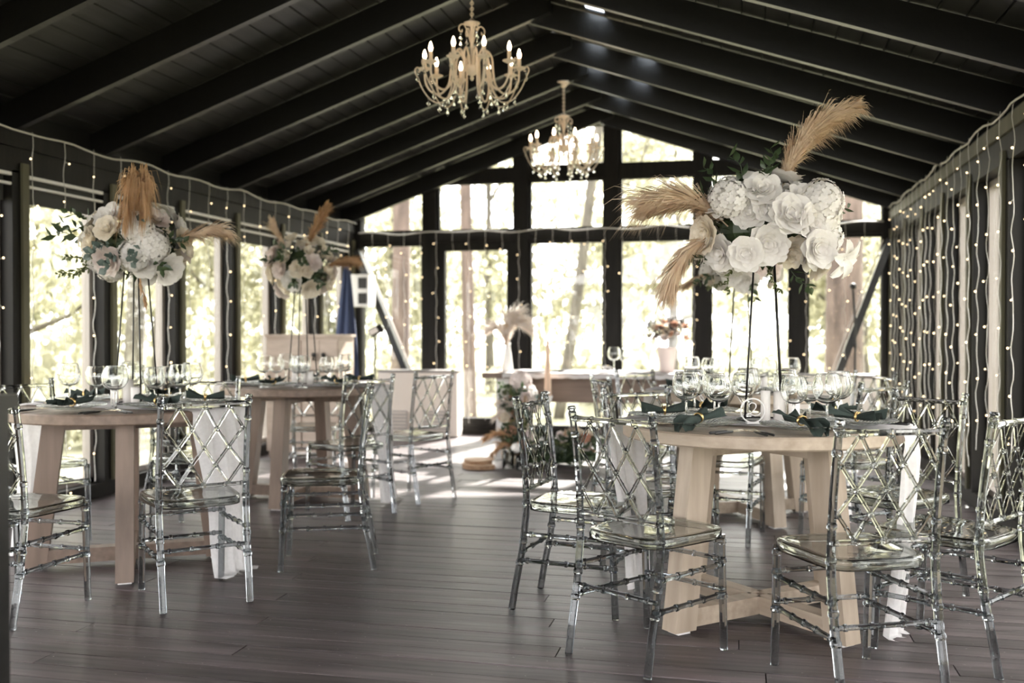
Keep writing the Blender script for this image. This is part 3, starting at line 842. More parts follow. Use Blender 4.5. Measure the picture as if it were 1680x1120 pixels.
# ------------------------------------------------------------------ table settings
def goblet_mesh():
    out = [(0, 0.0), (0.036, 0.0), (0.0365, 0.002), (0.02, 0.0045), (0.0055, 0.010), (0.0038, 0.02), (0.0036, 0.085), (0.006, 0.094), (0.02, 0.098), (0.038, 0.110), (0.0485, 0.130),
           (0.0515, 0.150), (0.0495, 0.172), (0.043, 0.196), (0.0388, 0.207), (0.0385, 0.208)]
    inn = [(0.0377, 0.208), (0.0376, 0.207), (0.0419, 0.196), (0.0482, 0.172), (0.0502, 0.150), (0.0472, 0.131), (0.037, 0.1125), (0.02, 0.101), (0, 0.0995)]
    return out, inn
go, gi = goblet_mesh()
GB = (M().lathe([(0, 0.094)] + go[8:] + gi, 20).mesh('bowl', 'goblet', True), M().lathe(go[:8] + [(0, 0.0942)], 14).mesh('stem', 'goblet', True))
def goblet(x, y, s, label, group, z=TZ + 0.001):
    g = thing('wine_glass', label, 'wine glass', (x, y, z), random.uniform(0, 6), group); g.scale = (s * 1.09, s * 1.09, s * 1.02)
    link('bowl', GB[0], g); link('stem', GB[1], g)
# glass charger with a ribbed, scalloped rim
pm = M(); N = 72
prof = [(0, 0.002), (0.055, 0.002), (0.075, 0.004), (0.095, 0.010), (0.142, 0.017), (0.150, 0.0185), (0.150, 0.0215), (0.142, 0.021), (0.095, 0.0145), (0.075, 0.0085), (0.055, 0.0065), (0, 0.0065)]
rings = []
for r, z in prof:
    if r == 0: rings.append([len(pm.v)]); pm.v.append((0, 0, z))
    else:
        ids = []
        for j in range(N):
            a = 2 * pi * j / N; rr = r * (1 + (0.018 * (j % 2) if r > 0.14 else 0)); zz = z + (0.0028 * (j % 2) if r > 0.08 else 0)
            ids.append(len(pm.v)); pm.v.append((rr * cos(a), rr * sin(a), zz))
        rings.append(ids)
for a, b in zip(rings, rings[1:]):
    for j in range(N):
        k = (j + 1) % N
        if len(a) == 1: pm.f.append((a[0], b[k], b[j]))
        elif len(b) == 1: pm.f.append((a[j], a[k], b[0]))
        else: pm.f.append((a[j], a[k], b[k], b[j]))
PLATE = pm.mesh('glass_plate', 'plate')
def napkin_mesh(hang, seed):
    """bow of linen pinched by a ring; x points out from the table centre"""
    ph = seed * 1.7
    def fn(u, v):
        q = u * 2 - 1; w = (v - 0.5)
        wid = 0.030 + 0.17 * abs(q) ** 0.75 if q < 0 else 0.030 + 0.15 * abs(q) ** 0.8
        fold = 0.020 * sin(v * 13 + ph + q) + 0.009 * sin(v * 27 + ph * 2)
        z = 0.034 + fold * (0.5 + 0.7 * abs(q)) + (0.022 * (-q) if q < 0 else 0.0) + 0.03 * abs(w) * abs(q)
        px = q * 0.105
        if q > 0:
            px = q * 0.115
            if hang:
                px = q * (0.185 - 0.055 * abs(w) * 2)
                z -= 0.012 * q + max(0.0, q - 0.62) ** 1.3 * 0.20 * (1 - abs(w))
                wid *= (1 - 0.55 * max(0, q - 0.55))
        return (px, w * wid, z)
    m = M().grid(fn, 22, 16)
    return m.mesh('cloth', 'napkin', True)
NAP = [napkin_mesh(False, s) for s in range(3)] + [napkin_mesh(True, s) for s in range(3, 5)]
RING = M().torus((0, 0, 0.035), 0.024, 0.0045, 18, 7, Matrix.Rotation(pi / 2, 3, 'Y')).torus((0.006, 0, 0.035), 0.0245, 0.003, 18, 6, Matrix.Rotation(pi / 2 + 0.25, 3, 'Y')).mesh('napkin_ring', 'gold', True)
def knife_parts():
    h = M().tube([(-0.10, 0, 0.004), (-0.095, 0, 0.004), (0, 0, 0.004), (0.004, 0, 0.004)], [0.003, 0.0052, 0.0042, 0.003], 6)
    b = M().add([(0.002, -0.004, 0.003), (0.002, 0.004, 0.003), (0.09, 0.008, 0.003), (0.108, 0.002, 0.003), (0.10, -0.006, 0.003), (0.002, -0.004, 0.005), (0.002, 0.004, 0.005), (0.09, 0.008, 0.0045), (0.108, 0.002, 0.004), (0.10, -0.006, 0.0045)],
                [(4, 3, 2, 1, 0), (5, 6, 7, 8, 9), (0, 1, 6, 5), (1, 2, 7, 6), (2, 3, 8, 7), (3, 4, 9, 8), (4, 0, 5, 9)])
    return h.mesh('handle', 'handle', True), b.mesh('blade', 'steel')
def fork_parts():
    h = M().tube([(-0.10, 0, 0.004), (-0.095, 0, 0.004), (0.0, 0, 0.004), (0.02, 0, 0.005)], [0.003, 0.0048, 0.0036, 0.0026], 6)
    b = M().tube([(0.018, 0, 0.005), (0.045, 0, 0.004), (0.058, 0, 0.004)], [0.0025, 0.008, 0.0105], 6, flat=0.25)
    for k in range(4):
        yy = -0.0085 + k * 0.00567
        b.tube([(0.056, yy, 0.004), (0.08, yy, 0.003), (0.10, yy, 0.0075)], [0.0019, 0.0017, 0.001], 5)
    return h.mesh('handle', 'handle', True), b.mesh('tines', 'steel', True)
KN, FK = knife_parts(), fork_parts()
def cutlery(kind, x, y, rz, label, grp):
    t = thing('table_' + kind, label, kind, (x, y, TZ + 0.006), rz, grp)
    a, b = KN if kind == 'knife' else FK
    link('handle', a, t); link('blade' if kind == 'knife' else 'tines', b, t)

SEATS = {  # table: (world angle, where, hanging napkin variant)
    'T1': [(-127, 'aisle corner', 3), (-68, 'side facing the viewer', 4), (178, 'aisle side', 0), (39, 'string-light side', 1), (-20, 'corner by the frame edge', 0), (128, 'far aisle corner', 2)],
    'T2': [(-36, 'aisle corner', 0), (-95, 'dark post side', 1), (14, 'rear table side', 2), (93, 'far side', 0), (156, 'window side', 1)],
    'T3': [(-30, 'aisle corner', 0), (18, 'aisle side', 1), (108, 'cabinet side', 2), (212, 'window side', 0), (-95, 'viewer side', 1)],
    'T4': [(-97, 'viewer side', 0), (-44, 'string-light corner', 1), (38, 'far string-light corner', 2), (205, 'floor flower side', 0), (140, 'head table side', 1)],
}
for k, seats in SEATS.items():
    x0, y0, nm = TAB[k][0], TAB[k][1], TAB[k][4]
    for ang, where, nv in seats:
        a = radians(ang); c, s = cos(a), sin(a)
        P = lambda r, tn: (x0 + r * c - tn * s, y0 + r * s + tn * c)
        px, py = P(0.385, 0)
        p = link('glass_plate', PLATE, None, (px, py, TZ + 0.012), (0, 0, a)); tag(p, f'ribbed clear glass plate on the {nm}, {where}', 'plate', 'glass plates')
        n = thing('napkin', f'dark green napkin in a gold ring, {nm}, {where}', 'napkin', (px, py, TZ + 0.020), a + radians(random.uniform(-14, 14)), 'dark green napkins')
        n.scale = (0.82, 0.74, 0.72)
        link('cloth', NAP[nv], n); link('napkin_ring', RING, n, (0, 0, 0))
        for w, r, tn, sc in (('larger', 0.275, 0.155, 1.0), ('smaller', 0.185, 0.062, 0.93)):
            if k == 'T1' and 'aisle' in where: tn = -tn
            gx, gy = P(r, tn); goblet(gx, gy, sc, f'{w} clear balloon wine glass, {nm}, {where}', 'balloon wine glasses')
        if k in ('T1', 'T2'):
            for w, tn in (('inner', 0.175), ('outer', 0.200)):
                gx, gy = P(0.44, tn); cutlery('knife', gx, gy, a + pi, f'{w} black-handled knife, {nm}, {where}', 'table knives')
                gx, gy = P(0.44, -tn); cutlery('fork', gx, gy, a + pi, f'{w} black-handled fork, {nm}, {where}', 'table forks')

def pillar(x, y, r, h, label, z=TZ + 0.011):
    t = thing('pillar_candle', label, 'candle', (x, y, z), 0, 'white pillar candles')
    M().lathe([(0, 0), (r, 0), (r, h - 0.003), (r - 0.003, h), (r * 0.7, h - 0.002), (0, h - 0.008)], 24).build('wax', 'wax', t, True)
    M().tube([(0, 0, h - 0.01), (0.001, 0, h + 0.008)], 0.001, 5).build('wick', 'wire', t)
for k, (dx, dy) in {'T1': (0.02, -0.10), 'T2': (-0.02, -0.08), 'T3': (-0.02, -0.09), 'T4': (0.03, -0.1)}.items():
    x0, y0, nm = TAB[k][0], TAB[k][1], TAB[k][4]
    for i, (ax, ay, r, h, w) in enumerate(((0, 0, 0.019, 0.13, 'slim tall'), (0.055, 0.03, 0.024, 0.125, 'thick tall'), (0.11, 0.01, 0.022, 0.09, 'short'))):
        pillar(x0 + dx + ax, y0 + dy + ay, r, h, f'{w} white pillar candle in the middle of the {nm}')

# ring sign with a script figure on the near pale table
sg = thing('table_number_sign', 'thin white ring table sign with a script 2 on the near pale table', 'table number', (0.040, 4.045, TZ + 0.010), radians(13))
Rx = Matrix.Rotation(pi / 2, 3, 'X')
M().torus((0, 0, 0.052), 0.047, 0.0032, 40, 8, Rx).build('ring', 'white', sg, True)
M().box((0, 0, 0.004), (0.05, 0.03, 0.007)).build('base', 'white', sg)
two = spline([(-0.012, 0, 0.066), (-0.014, 0, 0.074), (-0.004, 0, 0.082), (0.010, 0, 0.078), (0.013, 0, 0.066), (0.002, 0, 0.050), (-0.016, 0, 0.036), (-0.024, 0, 0.032), (-0.018, 0, 0.040), (-0.004, 0, 0.036), (0.012, 0, 0.031), (0.026, 0, 0.037), (0.031, 0, 0.045)], 5)
M().tube(two, [0.0014 + 0.0013 * abs(sin(i * 0.13)) for i in range(len(two))], 6).build('numeral', 'white', sg, True)

# ------------------------------------------------------------------ flowers
def petal(fnl, w, cup, curl, lift, nu=5, nv=4):
    """a single pointed petal growing from the origin, outward along +x then up"""
    m = M()
    def fn(u, v):
        b = (v - 0.5) * 2
        wid = w * sin(pi * (0.12 + 0.80 * u)) ** 0.7 * (0.65 + 0.5 * u)
        a = lift * (1 - u * curl)
        xx = fnl * u * cos(a); zz = fnl * u * sin(a)
        zz += cup * b * b * wid; xx -= cup * b * b * wid * 0.6
        zz += 0.05 * fnl * sin(b * 5 + u * 4) * u
        return (xx, b * wid, zz)
    return m.grid(fn, nu, nv)
def bowl_petal(R, phi, A, curl, rnd, nu=5, nv=6):
    """a broad petal lying on a cup of radius R, its rim rolled outward by curl"""
    p1, p2 = rnd.uniform(0, 6), rnd.uniform(0, 6); m = M()
    def fn(u, v):
        b = (v - 0.5) * 2
        q = u * (1 - 0.20 * b * b * u) * (1 + 0.03 * sin(b * 6 + p1))
        al = A * b * sin(pi * (0.20 + 0.56 * u))
        r = R * sin(q * phi) + curl * q ** 4 * (1 - 0.35 * abs(b)) + 0.03 * R * sin(b * 4 + p2) * u
        z = R * (1 - cos(q * phi)) - curl * 0.55 * max(0, q - 0.75) * 2
        return (r * cos(al), r * sin(al), z)
    return m.grid(fn, nu, nv)
OPEN = ((3, 0.20, 2.1, 1.25, 0.0), (4, 0.32, 1.8, 1.0, 0.03), (5, 0.48, 1.5, 0.88, 0.08), (5, 0.70, 1.25, 1.0, 0.14), (6, 0.88, 1.08, 0.95, 0.18), (6, 1.0, 0.92, 1.0, 0.22))
BUD = ((3, 0.30, 2.1, 1.2, 0.0), (4, 0.50, 1.9, 1.05, 0.02), (5, 0.72, 1.7, 0.95, 0.04), (5, 0.90, 1.5, 0.9, 0.12))
def rose(seed, R=1.0, layers=OPEN):
    rnd = random.Random(seed); m = M()
    for k, (n, rr, phi, A, curl) in enumerate(layers):
        for i in range(n):
            a = 2 * pi * (i + 0.41 * k) / n + rnd.uniform(-0.12, 0.12)
            T = Matrix.Rotation(a, 4, 'Z') @ Matrix.Rotation(rnd.uniform(-0.10, 0.10), 4, 'Y') @ Matrix.Translation((0.012 * (i % 3), 0, -0.045 * k + 0.02 * (i % 2)))
            m.put(bowl_petal(rr * R * rnd.uniform(0.95, 1.05), phi, A, curl * R, rnd), T)
    return m
def hydrangea(seed):
    rnd = random.Random(seed); m = M(); n = 84
    for i in range(n):
        z = 1 - 1.55 * (i + 0.5) / n; r = sqrt(max(0, 1 - z * z)); a = i * 2.39996
        d = Vector((r * cos(a), r * sin(a), z)); R = rot_to(d) @ Matrix.Rotation(rnd.uniform(0, 6.28), 3, 'Z')
        c = d * rnd.uniform(0.80, 1.0)
        for q in range(4):
            Q = R @ Matrix.Rotation(q * pi / 2, 3, 'Z')
            pts = [(0, 0, 0), (0.09, -0.09, 0.02), (0.19, -0.085, 0.04), (0.225, 0, 0.015), (0.19, 0.085, 0.04), (0.09, 0.09, 0.02)]
            m.add([c + Q @ Vector(p) for p in pts], [(0, 1, 2, 3), (0, 3, 4, 5)])
    m.ball((0, 0, -0.1), 0.74, 10, 6)
    return m
def lily(seed):
    rnd = random.Random(seed); m = M()
    for i in range(6):
        a = i * pi / 3 + rnd.uniform(-0.1, 0.1)
        m.put(petal(1.25, 0.40, 0.35, 0.8, 0.95 if i % 2 else 0.75), Matrix.Rotation(a, 4, 'Z'))
    m.ball((0, 0, 0.1), 0.15, 6, 4)
    return m
def small_rose(seed):
    return rose(seed, 1.0, BUD)
BL = {}
for key, fn, mtl, n in (('rose', rose, 'petal', 3), ('small', small_rose, 'petalw', 2), ('hyd', hydrangea, 'petal', 2), ('lily', lily, 'petal', 2), ('blush', rose, 'petalb', 2), ('cream', rose, 'petalw', 2), ('bhyd', hydrangea, 'petalb', 2), ('peach', small_rose, 'peachp', 2)):
    BL[key] = [fn(100 + i * 7 + len(key)).mesh('bloom', mtl, True) for i in range(n)]
NAMES = {'rose': 'white_rose', 'small': 'cream_bud', 'hyd': 'hydrangea', 'lily': 'white_lily', 'blush': 'blush_rose', 'cream': 'cream_rose', 'bhyd': 'hydrangea', 'peach': 'peach_rose'}
def sprig_mesh(seed, n, ll, lw, length, mtl, round_=False):
    rnd = random.Random(seed); m = M()
    P = spline([(0, 0, 0), (0.01, 0.008, length * 0.4), (0.03, -0.01, length * 0.75), (0.06, 0.01, length)], 4)
    m.tube(P, [0.0022 - 0.0012 * i / len(P) for i in range(len(P))], 4)
    for i in range(n):
        f = 0.25 + 0.75 * i / max(1, n - 1); p = P[min(len(P) - 1, int(f * (len(P) - 1)))]
        a = i * 2.4; tilt = rnd.uniform(0.5, 1.1)
        R = Matrix.Rotation(a, 3, 'Z') @ Matrix.Rotation(tilt, 3, 'Y')
        L, W = ll * rnd.uniform(0.8, 1.15), lw
        pts = [(0, 0, 0), (0.003, -W * 0.42, L * 0.3), (0.004, -W * 0.5, L * 0.55), (0.0, 0, L), (0.004, W * 0.5, L * 0.55), (0.003, W * 0.42, L * 0.3), (-0.004, 0, L * 0.5)]
        m.add([p + R @ Vector(q) for q in pts], [(0, 1, 6), (1, 2, 6), (2, 3, 6), (3, 4, 6), (4, 5, 6), (5, 0, 6)])
    return m.mesh('leaf_sprig', mtl, True)
SP = {'leaf': [sprig_mesh(i, 8, 0.06, 0.03, 0.16, 'leaf') for i in range(2)], 'euc': [sprig_mesh(5 + i, 11, 0.042, 0.038, 0.17, 'euc') for i in range(2)], 'spr': [sprig_mesh(9 + i, 16, 0.028, 0.014, 0.15, 'sprig') for i in range(2)],
      'dark': [sprig_mesh(15, 10, 0.04, 0.02, 0.15, 'dark')]}
def plume(path, w, n, seed, mtl, name='pampas_plume', parent=None, droop=0.35):
    rnd = random.Random(seed); P = spline(path, 8); K = len(P) - 1; m = M()
    m.tube(P, [0.0028 - 0.0018 * i / K for i in range(K + 1)], 5)
    side = Vector(path[-1]) - Vector(path[0])
    nt = max(12, n // 16)
    for q in range(nt):
        f = 0.10 + 0.90 * (q + rnd.random()) / nt; i = min(K - 1, int(f * K)); p0 = P[i].lerp(P[i + 1], f * K - i)
        t = (P[i + 1] - P[i]).normalized()
        D = Vector((rnd.gauss(0, 1), rnd.gauss(0, 1), rnd.gauss(0, 1) - 0.5)); D = (D - t * D.dot(t)).normalized()
        W = w * (0.14 + 1.0 * sin(pi * min(1, 0.14 + f * 0.79))) * rnd.uniform(0.5, 1.35)
        al = rnd.uniform(0.9, 1.5)
        for _ in range(16):
            d = (D + Vector((rnd.gauss(0, 0.28), rnd.gauss(0, 0.28), rnd.gauss(0, 0.28)))).normalized()
            ww = W * rnd.uniform(0.55, 1.0); p = p0 + t * rnd.uniform(-0.01, 0.01)
            dr = Vector((0, 0, -1)) * ww * droop
            q1 = p + t * ww * al * 0.45 + d * ww * 0.22
            q2 = p + t * ww * al * 0.85 + d * ww * 0.48 + dr * 0.35
            q3 = p + t * ww * al * 1.05 + d * ww * 0.66 + dr * 1.25
            b = t.cross(d).normalized() * rnd.uniform(0.0010, 0.0021)
            m.add([p - b * 0.6, p + b * 0.6, q1 + b * 1.3, q1 - b * 1.3, q2 + b, q2 - b, q3], [(0, 1, 2, 3), (3, 2, 4, 5), (5, 4, 6)])
    return m.build(name, mtl, parent)

def bouquet(label, x, y, z, rad, kinds, seed, plumes, sprigs, rz=13.03, scale=0.06, n=30, stand=True, group='tall flower centrepieces', extra=()):
    rnd = random.Random(seed)
    t = thing('flower_centrepiece', label, 'flowers', (x, y, TZ + 0.012 if stand else 0), radians(rz), group)
    zc = z - (TZ + 0.012 if stand else 0)
    C = Vector((0, 0, zc)); rx, ry, rzz = rad
    # loose core of foliage that holds the stems
    core = M()
    for _ in range(420):
        d = Vector((rnd.gauss(0, 1), rnd.gauss(0, 1), rnd.gauss(0, 1))).normalized() * rnd.uniform(0.42, 0.70)
        p = C + Vector((d.x * rx, d.y * ry, d.z * rzz)); R = rot_to((d.x + rnd.uniform(-0.6, 0.6), d.y + rnd.uniform(-0.6, 0.6), d.z + rnd.uniform(-0.6, 0.6)))
        core.add([p + R @ Vector(q) for q in ((0, -0.012, 0), (0.012, 0, 0.016), (0, 0, 0.042), (-0.012, 0, 0.016))], [(0, 1, 2, 3)])
    core.ball(C, 0.58, 10, 7, (rx, ry, rzz))
    tag(core.build('foliage', 'leaf', t), kind='stuff')
    for i in range(n):
        u = 1 - 2 * (i + 0.5) / n; r = sqrt(max(0, 1 - u * u)); a = i * 2.39996 + seed
        d = Vector((r * cos(a), r * sin(a), u)) + Vector((rnd.uniform(-0.16, 0.16) for _ in range(3)))
        d.normalize()
        if d.z < -0.75: continue
        k = rnd.choice(kinds); s = scale * {'rose': 1.05, 'hyd': 1.15, 'lily': 0.95, 'small': 0.62, 'blush': 1.0, 'cream': 0.95, 'bhyd': 1.15, 'peach': 0.6}[k] * rnd.uniform(0.88, 1.15)
        depth = rnd.uniform(0.74, 0.98) if k != 'hyd' else 0.72
        p = C + Vector((d.x * rx, d.y * ry, d.z * rzz)) * depth
        q = rot_to((d.x, d.y, d.z * 0.8 + 0.12)) @ Matrix.Rotation(rnd.uniform(0, 6.28), 3, 'Z')
        link(NAMES[k], rnd.choice(BL[k]), t, p, q.to_euler(), s)
    for k, dp, dr, s in extra:
        link(NAMES[k], BL[k][0], t, C + Vector(dp), rot_to(dr).to_euler(), s)
    for kind, dv, s in sprigs:
        d = Vector(dv); p = C + Vector((d.x * rx, d.y * ry, d.z * rzz)) * 0.72
        q = rot_to(d) @ Matrix.Rotation(rnd.uniform(0, 6.28), 3, 'Z')
        link('leaf_sprig', rnd.choice(SP[kind]), t, p, q.to_euler(), s)
    for path, w, nn, mtl, *dr in plumes:
        plume([Vector(p) + C for p in path], w, nn, seed + len(path) * 3 + nn, mtl, parent=t, droop=dr[0] if dr else 0.35)
    if stand:
        for k in range(4):
            a = k * pi / 2 + 0.55
            M().tube([(0.105 * cos(a), 0.105 * sin(a), 0.0), (0.055 * cos(a), 0.055 * sin(a), zc - rzz * 0.55)], 0.0042, 6).build('stand_rod', 'wire', t, True)
        M().torus((0, 0, 0.004), 0.105, 0.004, 28, 6).build('stand_ring', 'wire', t, True)
        M().torus((0, 0, zc - rzz * 0.55), 0.055, 0.004, 20, 6).build('stand_ring', 'wire', t, True)
    return t

bouquet('large white rose centrepiece with three pampas plumes on the near pale table', 0.085, 4.18, 1.585, (0.315, 0.24, 0.22), ['rose', 'rose', 'rose', 'hyd', 'cream', 'rose', 'rose'], 5,
        [([(0.06, -0.02, 0.14), (0.11, -0.02, 0.27), (0.19, -0.03, 0.39), (0.345, -0.03, 0.485)], 0.115, 2600, 'pampas'),
         ([(-0.16, -0.06, 0.0), (-0.26, -0.09, 0.075), (-0.38, -0.10, 0.095), (-0.47, -0.10, 0.085)], 0.135, 2600, 'pampas'),
         ([(-0.18, -0.06, -0.03), (-0.28, -0.08, -0.07), (-0.36, -0.09, -0.15), (-0.40, -0.09, -0.25)], 0.10, 1800, 'pampas')],
        [('leaf', (-0.15, -0.6, 0.85), 0.9), ('leaf', (-0.02, -0.5, 0.9), 0.95), ('leaf', (-0.35, -0.5, 0.8), 1.0), ('leaf', (-0.75, -0.3, 0.5), 0.9), ('leaf', (-0.85, -0.3, -0.6), 0.8), ('spr', (-0.6, -0.3, -0.9), 0.8),
         ('leaf', (0.35, -0.3, -0.95), 0.8), ('leaf', (0.95, -0.1, 0.2), 0.7), ('leaf', (-0.7, -0.2, 0.75), 0.9), ('spr', (0.0, -0.35, -1.0), 0.8)], scale=0.078, n=40,
        extra=[('lily', (0.27, -0.14, -0.13), (0.7, -0.7, -0.5), 0.075), ('rose', (0.05, -0.21, 0.03), (0.1, -1, 0.25), 0.092), ('rose', (-0.12, -0.19, -0.12), (-0.2, -1, -0.1), 0.075), ('rose', (0.16, -0.20, -0.10), (0.3, -1, -0.1), 0.082), ('rose', (-0.05, -0.17, 0.13), (-0.15, -1, 0.5), 0.08), ('hyd', (-0.17, -0.13, 0.10), (-0.4, -1, 0.5), 0.085), ('hyd', (0.19, -0.13, 0.09), (0.4, -1, 0.5), 0.09)])
bouquet('white flower centrepiece on the rear pale table, mostly behind the large one', -0.01, 6.46, 1.60, (0.27, 0.25, 0.20), ['rose', 'rose', 'hyd', 'blush', 'small'], 8,
        [([(-0.18, -0.05, -0.06), (-0.28, -0.08, -0.10), (-0.34, -0.08, -0.13), (-0.40, -0.08, -0.15)], 0.05, 500, 'pampas')],
        [('leaf', (-0.8, -0.5, -0.4), 1.0), ('spr', (-0.6, -0.6, -0.7), 1.0), ('leaf', (0.1, -0.8, -0.7), 1.0)], scale=0.072, n=34)
bouquet('white and blush centrepiece with a drooping tan plume on the near pinkish table', -2.965, 4.446, 1.60, (0.27, 0.24, 0.225), ['rose', 'blush', 'hyd', 'small', 'cream', 'lily'], 14,
        [([(0.06, -0.14, 0.12), (0.08, -0.16, 0.23), (0.11, -0.21, 0.28), (0.14, -0.27, 0.15)], 0.09, 1300, 'pampaso', 1.1),
         ([(0.05, -0.14, 0.10), (0.07, -0.17, 0.24), (0.065, -0.22, 0.29), (0.05, -0.28, 0.10)], 0.08, 1100, 'pampaso', 1.1),
         ([(0.20, -0.08, 0.0), (0.30, -0.10, 0.035), (0.40, -0.11, 0.06), (0.46, -0.11, 0.055)], 0.085, 1100, 'pampas'),
         ([(0.05, -0.1, -0.15), (0.07, -0.12, -0.22), (0.085, -0.12, -0.27), (0.09, -0.12, -0.31)], 0.025, 250, 'pampaso')],
        [('euc', (-0.3, -0.85, -0.05), 1.0), ('euc', (-0.1, -0.9, -0.25), 1.0), ('euc', (0.25, -0.9, -0.2), 0.9), ('spr', (-0.8, -0.45, -0.6), 1.2), ('spr', (-0.55, -0.75, -0.4), 1.2), ('spr', (-0.8, -0.4, -0.55), 1.1), ('leaf', (-0.9, -0.3, 0.3), 1.0),
         ('leaf', (-1, -0.2, 0.2), 1.3), ('leaf', (-0.8, -0.4, 0.6), 0.9), ('leaf', (0.7, -0.6, -0.5), 0.9), ('leaf', (0.8, -0.5, 0.1), 0.9), ('euc', (0.35, -0.8, 0.45), 0.8)], scale=0.073, n=40)
bouquet('cream bud centrepiece with upright tan plumes on the rear pinkish table', -2.97, 6.40, 1.60, (0.25, 0.22, 0.22), ['small', 'small', 'cream', 'rose', 'small', 'blush'], 21,
        [([(0.02, -0.08, 0.12), (0.08, -0.09, 0.22), (0.13, -0.09, 0.32), (0.19, -0.10, 0.42)], 0.09, 1300, 'pampaso'),
         ([(-0.10, -0.08, 0.14), (-0.13, -0.09, 0.20), (-0.16, -0.09, 0.26), (-0.18, -0.10, 0.31)], 0.08, 800, 'pampas'),
         ([(0.16, -0.10, 0.0), (0.25, -0.12, 0.03), (0.32, -0.12, 0.045), (0.39, -0.12, 0.04)], 0.075, 900, 'pampaso')],
        [('leaf', (-0.4, -0.8, 0.2), 0.9), ('leaf', (-0.7, -0.6, 0.2), 0.9), ('leaf', (0.1, -0.9, 0.1), 0.9), ('leaf', (0.5, -0.8, -0.3), 0.9), ('leaf', (0.0, -0.8, -0.5), 0.9), ('leaf', (0.7, -0.6, 0.4), 0.9), ('leaf', (-0.3, -0.8, 0.5), 0.9)], scale=0.072, n=46)

# ------------------------------------------------------------------ head table, floor flowers and what stands on it
ht = thing('head_table', 'long oak head table with a white runner before the glass gable', 'table', (-1.30, 9.06, 0), 0)
M().box((0, 0, TZ - 0.025), (1.98, 0.74, 0.05)).build('tabletop', 'oakph', ht)
for s in (-1, 1):
    M().box((s * 0.80, 0, 0.37), (0.16, 0.56, 0.74)).build('panel_leg', 'white', ht)
M().box((0, -0.16, TZ - 0.16), (1.42, 0.045, 0.22)).build('apron', 'oakph', ht)
def hr(u, v):
    s = (v - 0.5) * 0.86
    z = TZ + 0.003 + 0.002 * sin(u * 60)
    if s < -0.375: z -= (-0.375 - s) * 0.9 - 0.006 * sin(u * 50) ** 2; s = -0.377
    if s > 0.375: z -= (s - 0.375); s = 0.377
    return (-0.80 + 1.72 * u, s, z)
r = M().grid(hr, 60, 24).build('table_runner', 'cloth', None, True); r.location = (-1.30, 9.06, 0.001)
tag(r, 'white runner spread along the head table under the dried bouquet', 'runner', 'white gauze runners')

def jug(name, label, cat, x, y, z, prof, mtl):
    o = M().lathe(prof, 24).build(name, mtl, None, True); o.location = (x, y, z); tag(o, label, cat); return o
vz = thing('vase', 'pale pink vase of dried flowers on the head table', 'vase', (-0.66, 9.02, TZ + 0.005))
M().lathe([(0, 0), (0.055, 0), (0.065, 0.02), (0.072, 0.10), (0.085, 0.20), (0.10, 0.225), (0.094, 0.225), (0.080, 0.20), (0.066, 0.10), (0.058, 0.02), (0, 0.012)], 28).build('vessel', 'pink', vz, True)
rnd = random.Random(77)
for i in range(54):
    a = rnd.uniform(0, 6.28); rr = 0.16 * sqrt(rnd.random()); d = Vector((rr * cos(a), rr * sin(a), 0.30 + rnd.uniform(0, 0.15)))
    if i < 20:
        k = rnd.choice(('peach', 'small', 'cream', 'blush')); link(NAMES[k], BL[k][0], vz, d, rot_to((d.x * 3, d.y * 3 - 0.2, 0.5)).to_euler(), 0.04)
    else:
        link('leaf_sprig', SP['dark'][0], vz, d * 0.8, rot_to((d.x * 3, d.y * 3, 0.6)).to_euler(), rnd.uniform(0.7, 1.1))
for i in range(5):
    a = i * 1.3; M().tube([(0.01 * cos(a), 0.01 * sin(a), 0.02), (0.05 * cos(a), 0.05 * sin(a), 0.33)], 0.0025, 5).build('stalk', 'dark', vz)
goblet(-1.14, 9.05, 1.05, 'single clear wine glass on the head table beside the small white bloom', 'head table glasses', TZ + 0.006)
goblet(-1.05, 9.15, 0.95, 'clear wine glass on the head table behind the other one', 'head table glasses', TZ + 0.006)
fl = link('white_flower', BL['lily'][0], None, (-1.20, 8.98, TZ + 0.03), (0.3, 0, 0.4), 0.05); tag(fl, 'small loose white bloom lying on the head table', 'flower')
bn = M().grid(lambda u, v: ((u - 0.5) * 0.16, (v - 0.5) * 0.11, 0.006 + 0.008 * sin(u * 9) * sin(v * 7) ** 2 + 0.01 * u), 14, 10).build('napkin', 'blue', None, True)
bn.location = (-1.62, 8.95, TZ + 0.006); tag(bn, 'small blue napkin folded on the head table', 'napkin')
# plume vase at the end of the head table
pv = thing('plume_vase', 'slim white vase of fluffy pale plumes on the end of the head table', 'vase', (-2.09, 8.86, TZ + 0.001))
M().lathe([(0, 0), (0.045, 0), (0.05, 0.03), (0.035, 0.16), (0.022, 0.24), (0.026, 0.27), (0.02, 0.27), (0.016, 0.24), (0, 0.22)], 20).build('vessel', 'white', pv, True)
plume([(0, 0, 0.22), (0.01, -0.02, 0.36), (0.06, -0.03, 0.44), (0.19, -0.05, 0.42)], 0.15, 1600, 71, 'pampasp', parent=pv)
plume([(0, 0, 0.22), (0.0, -0.03, 0.34), (0.03, -0.05, 0.46), (0.12, -0.06, 0.49)], 0.15, 1600, 72, 'pampasp', parent=pv)
plume([(0, 0, 0.22), (-0.02, -0.02, 0.33), (-0.08, -0.02, 0.40), (-0.19, -0.03, 0.38)], 0.11, 1000, 73, 'pampasp', parent=pv)
plume([(0, 0, 0.20), (-0.01, -0.03, 0.30), (-0.01, -0.05, 0.38), (0.01, -0.08, 0.42)], 0.06, 500, 74, 'pampas', parent=pv)

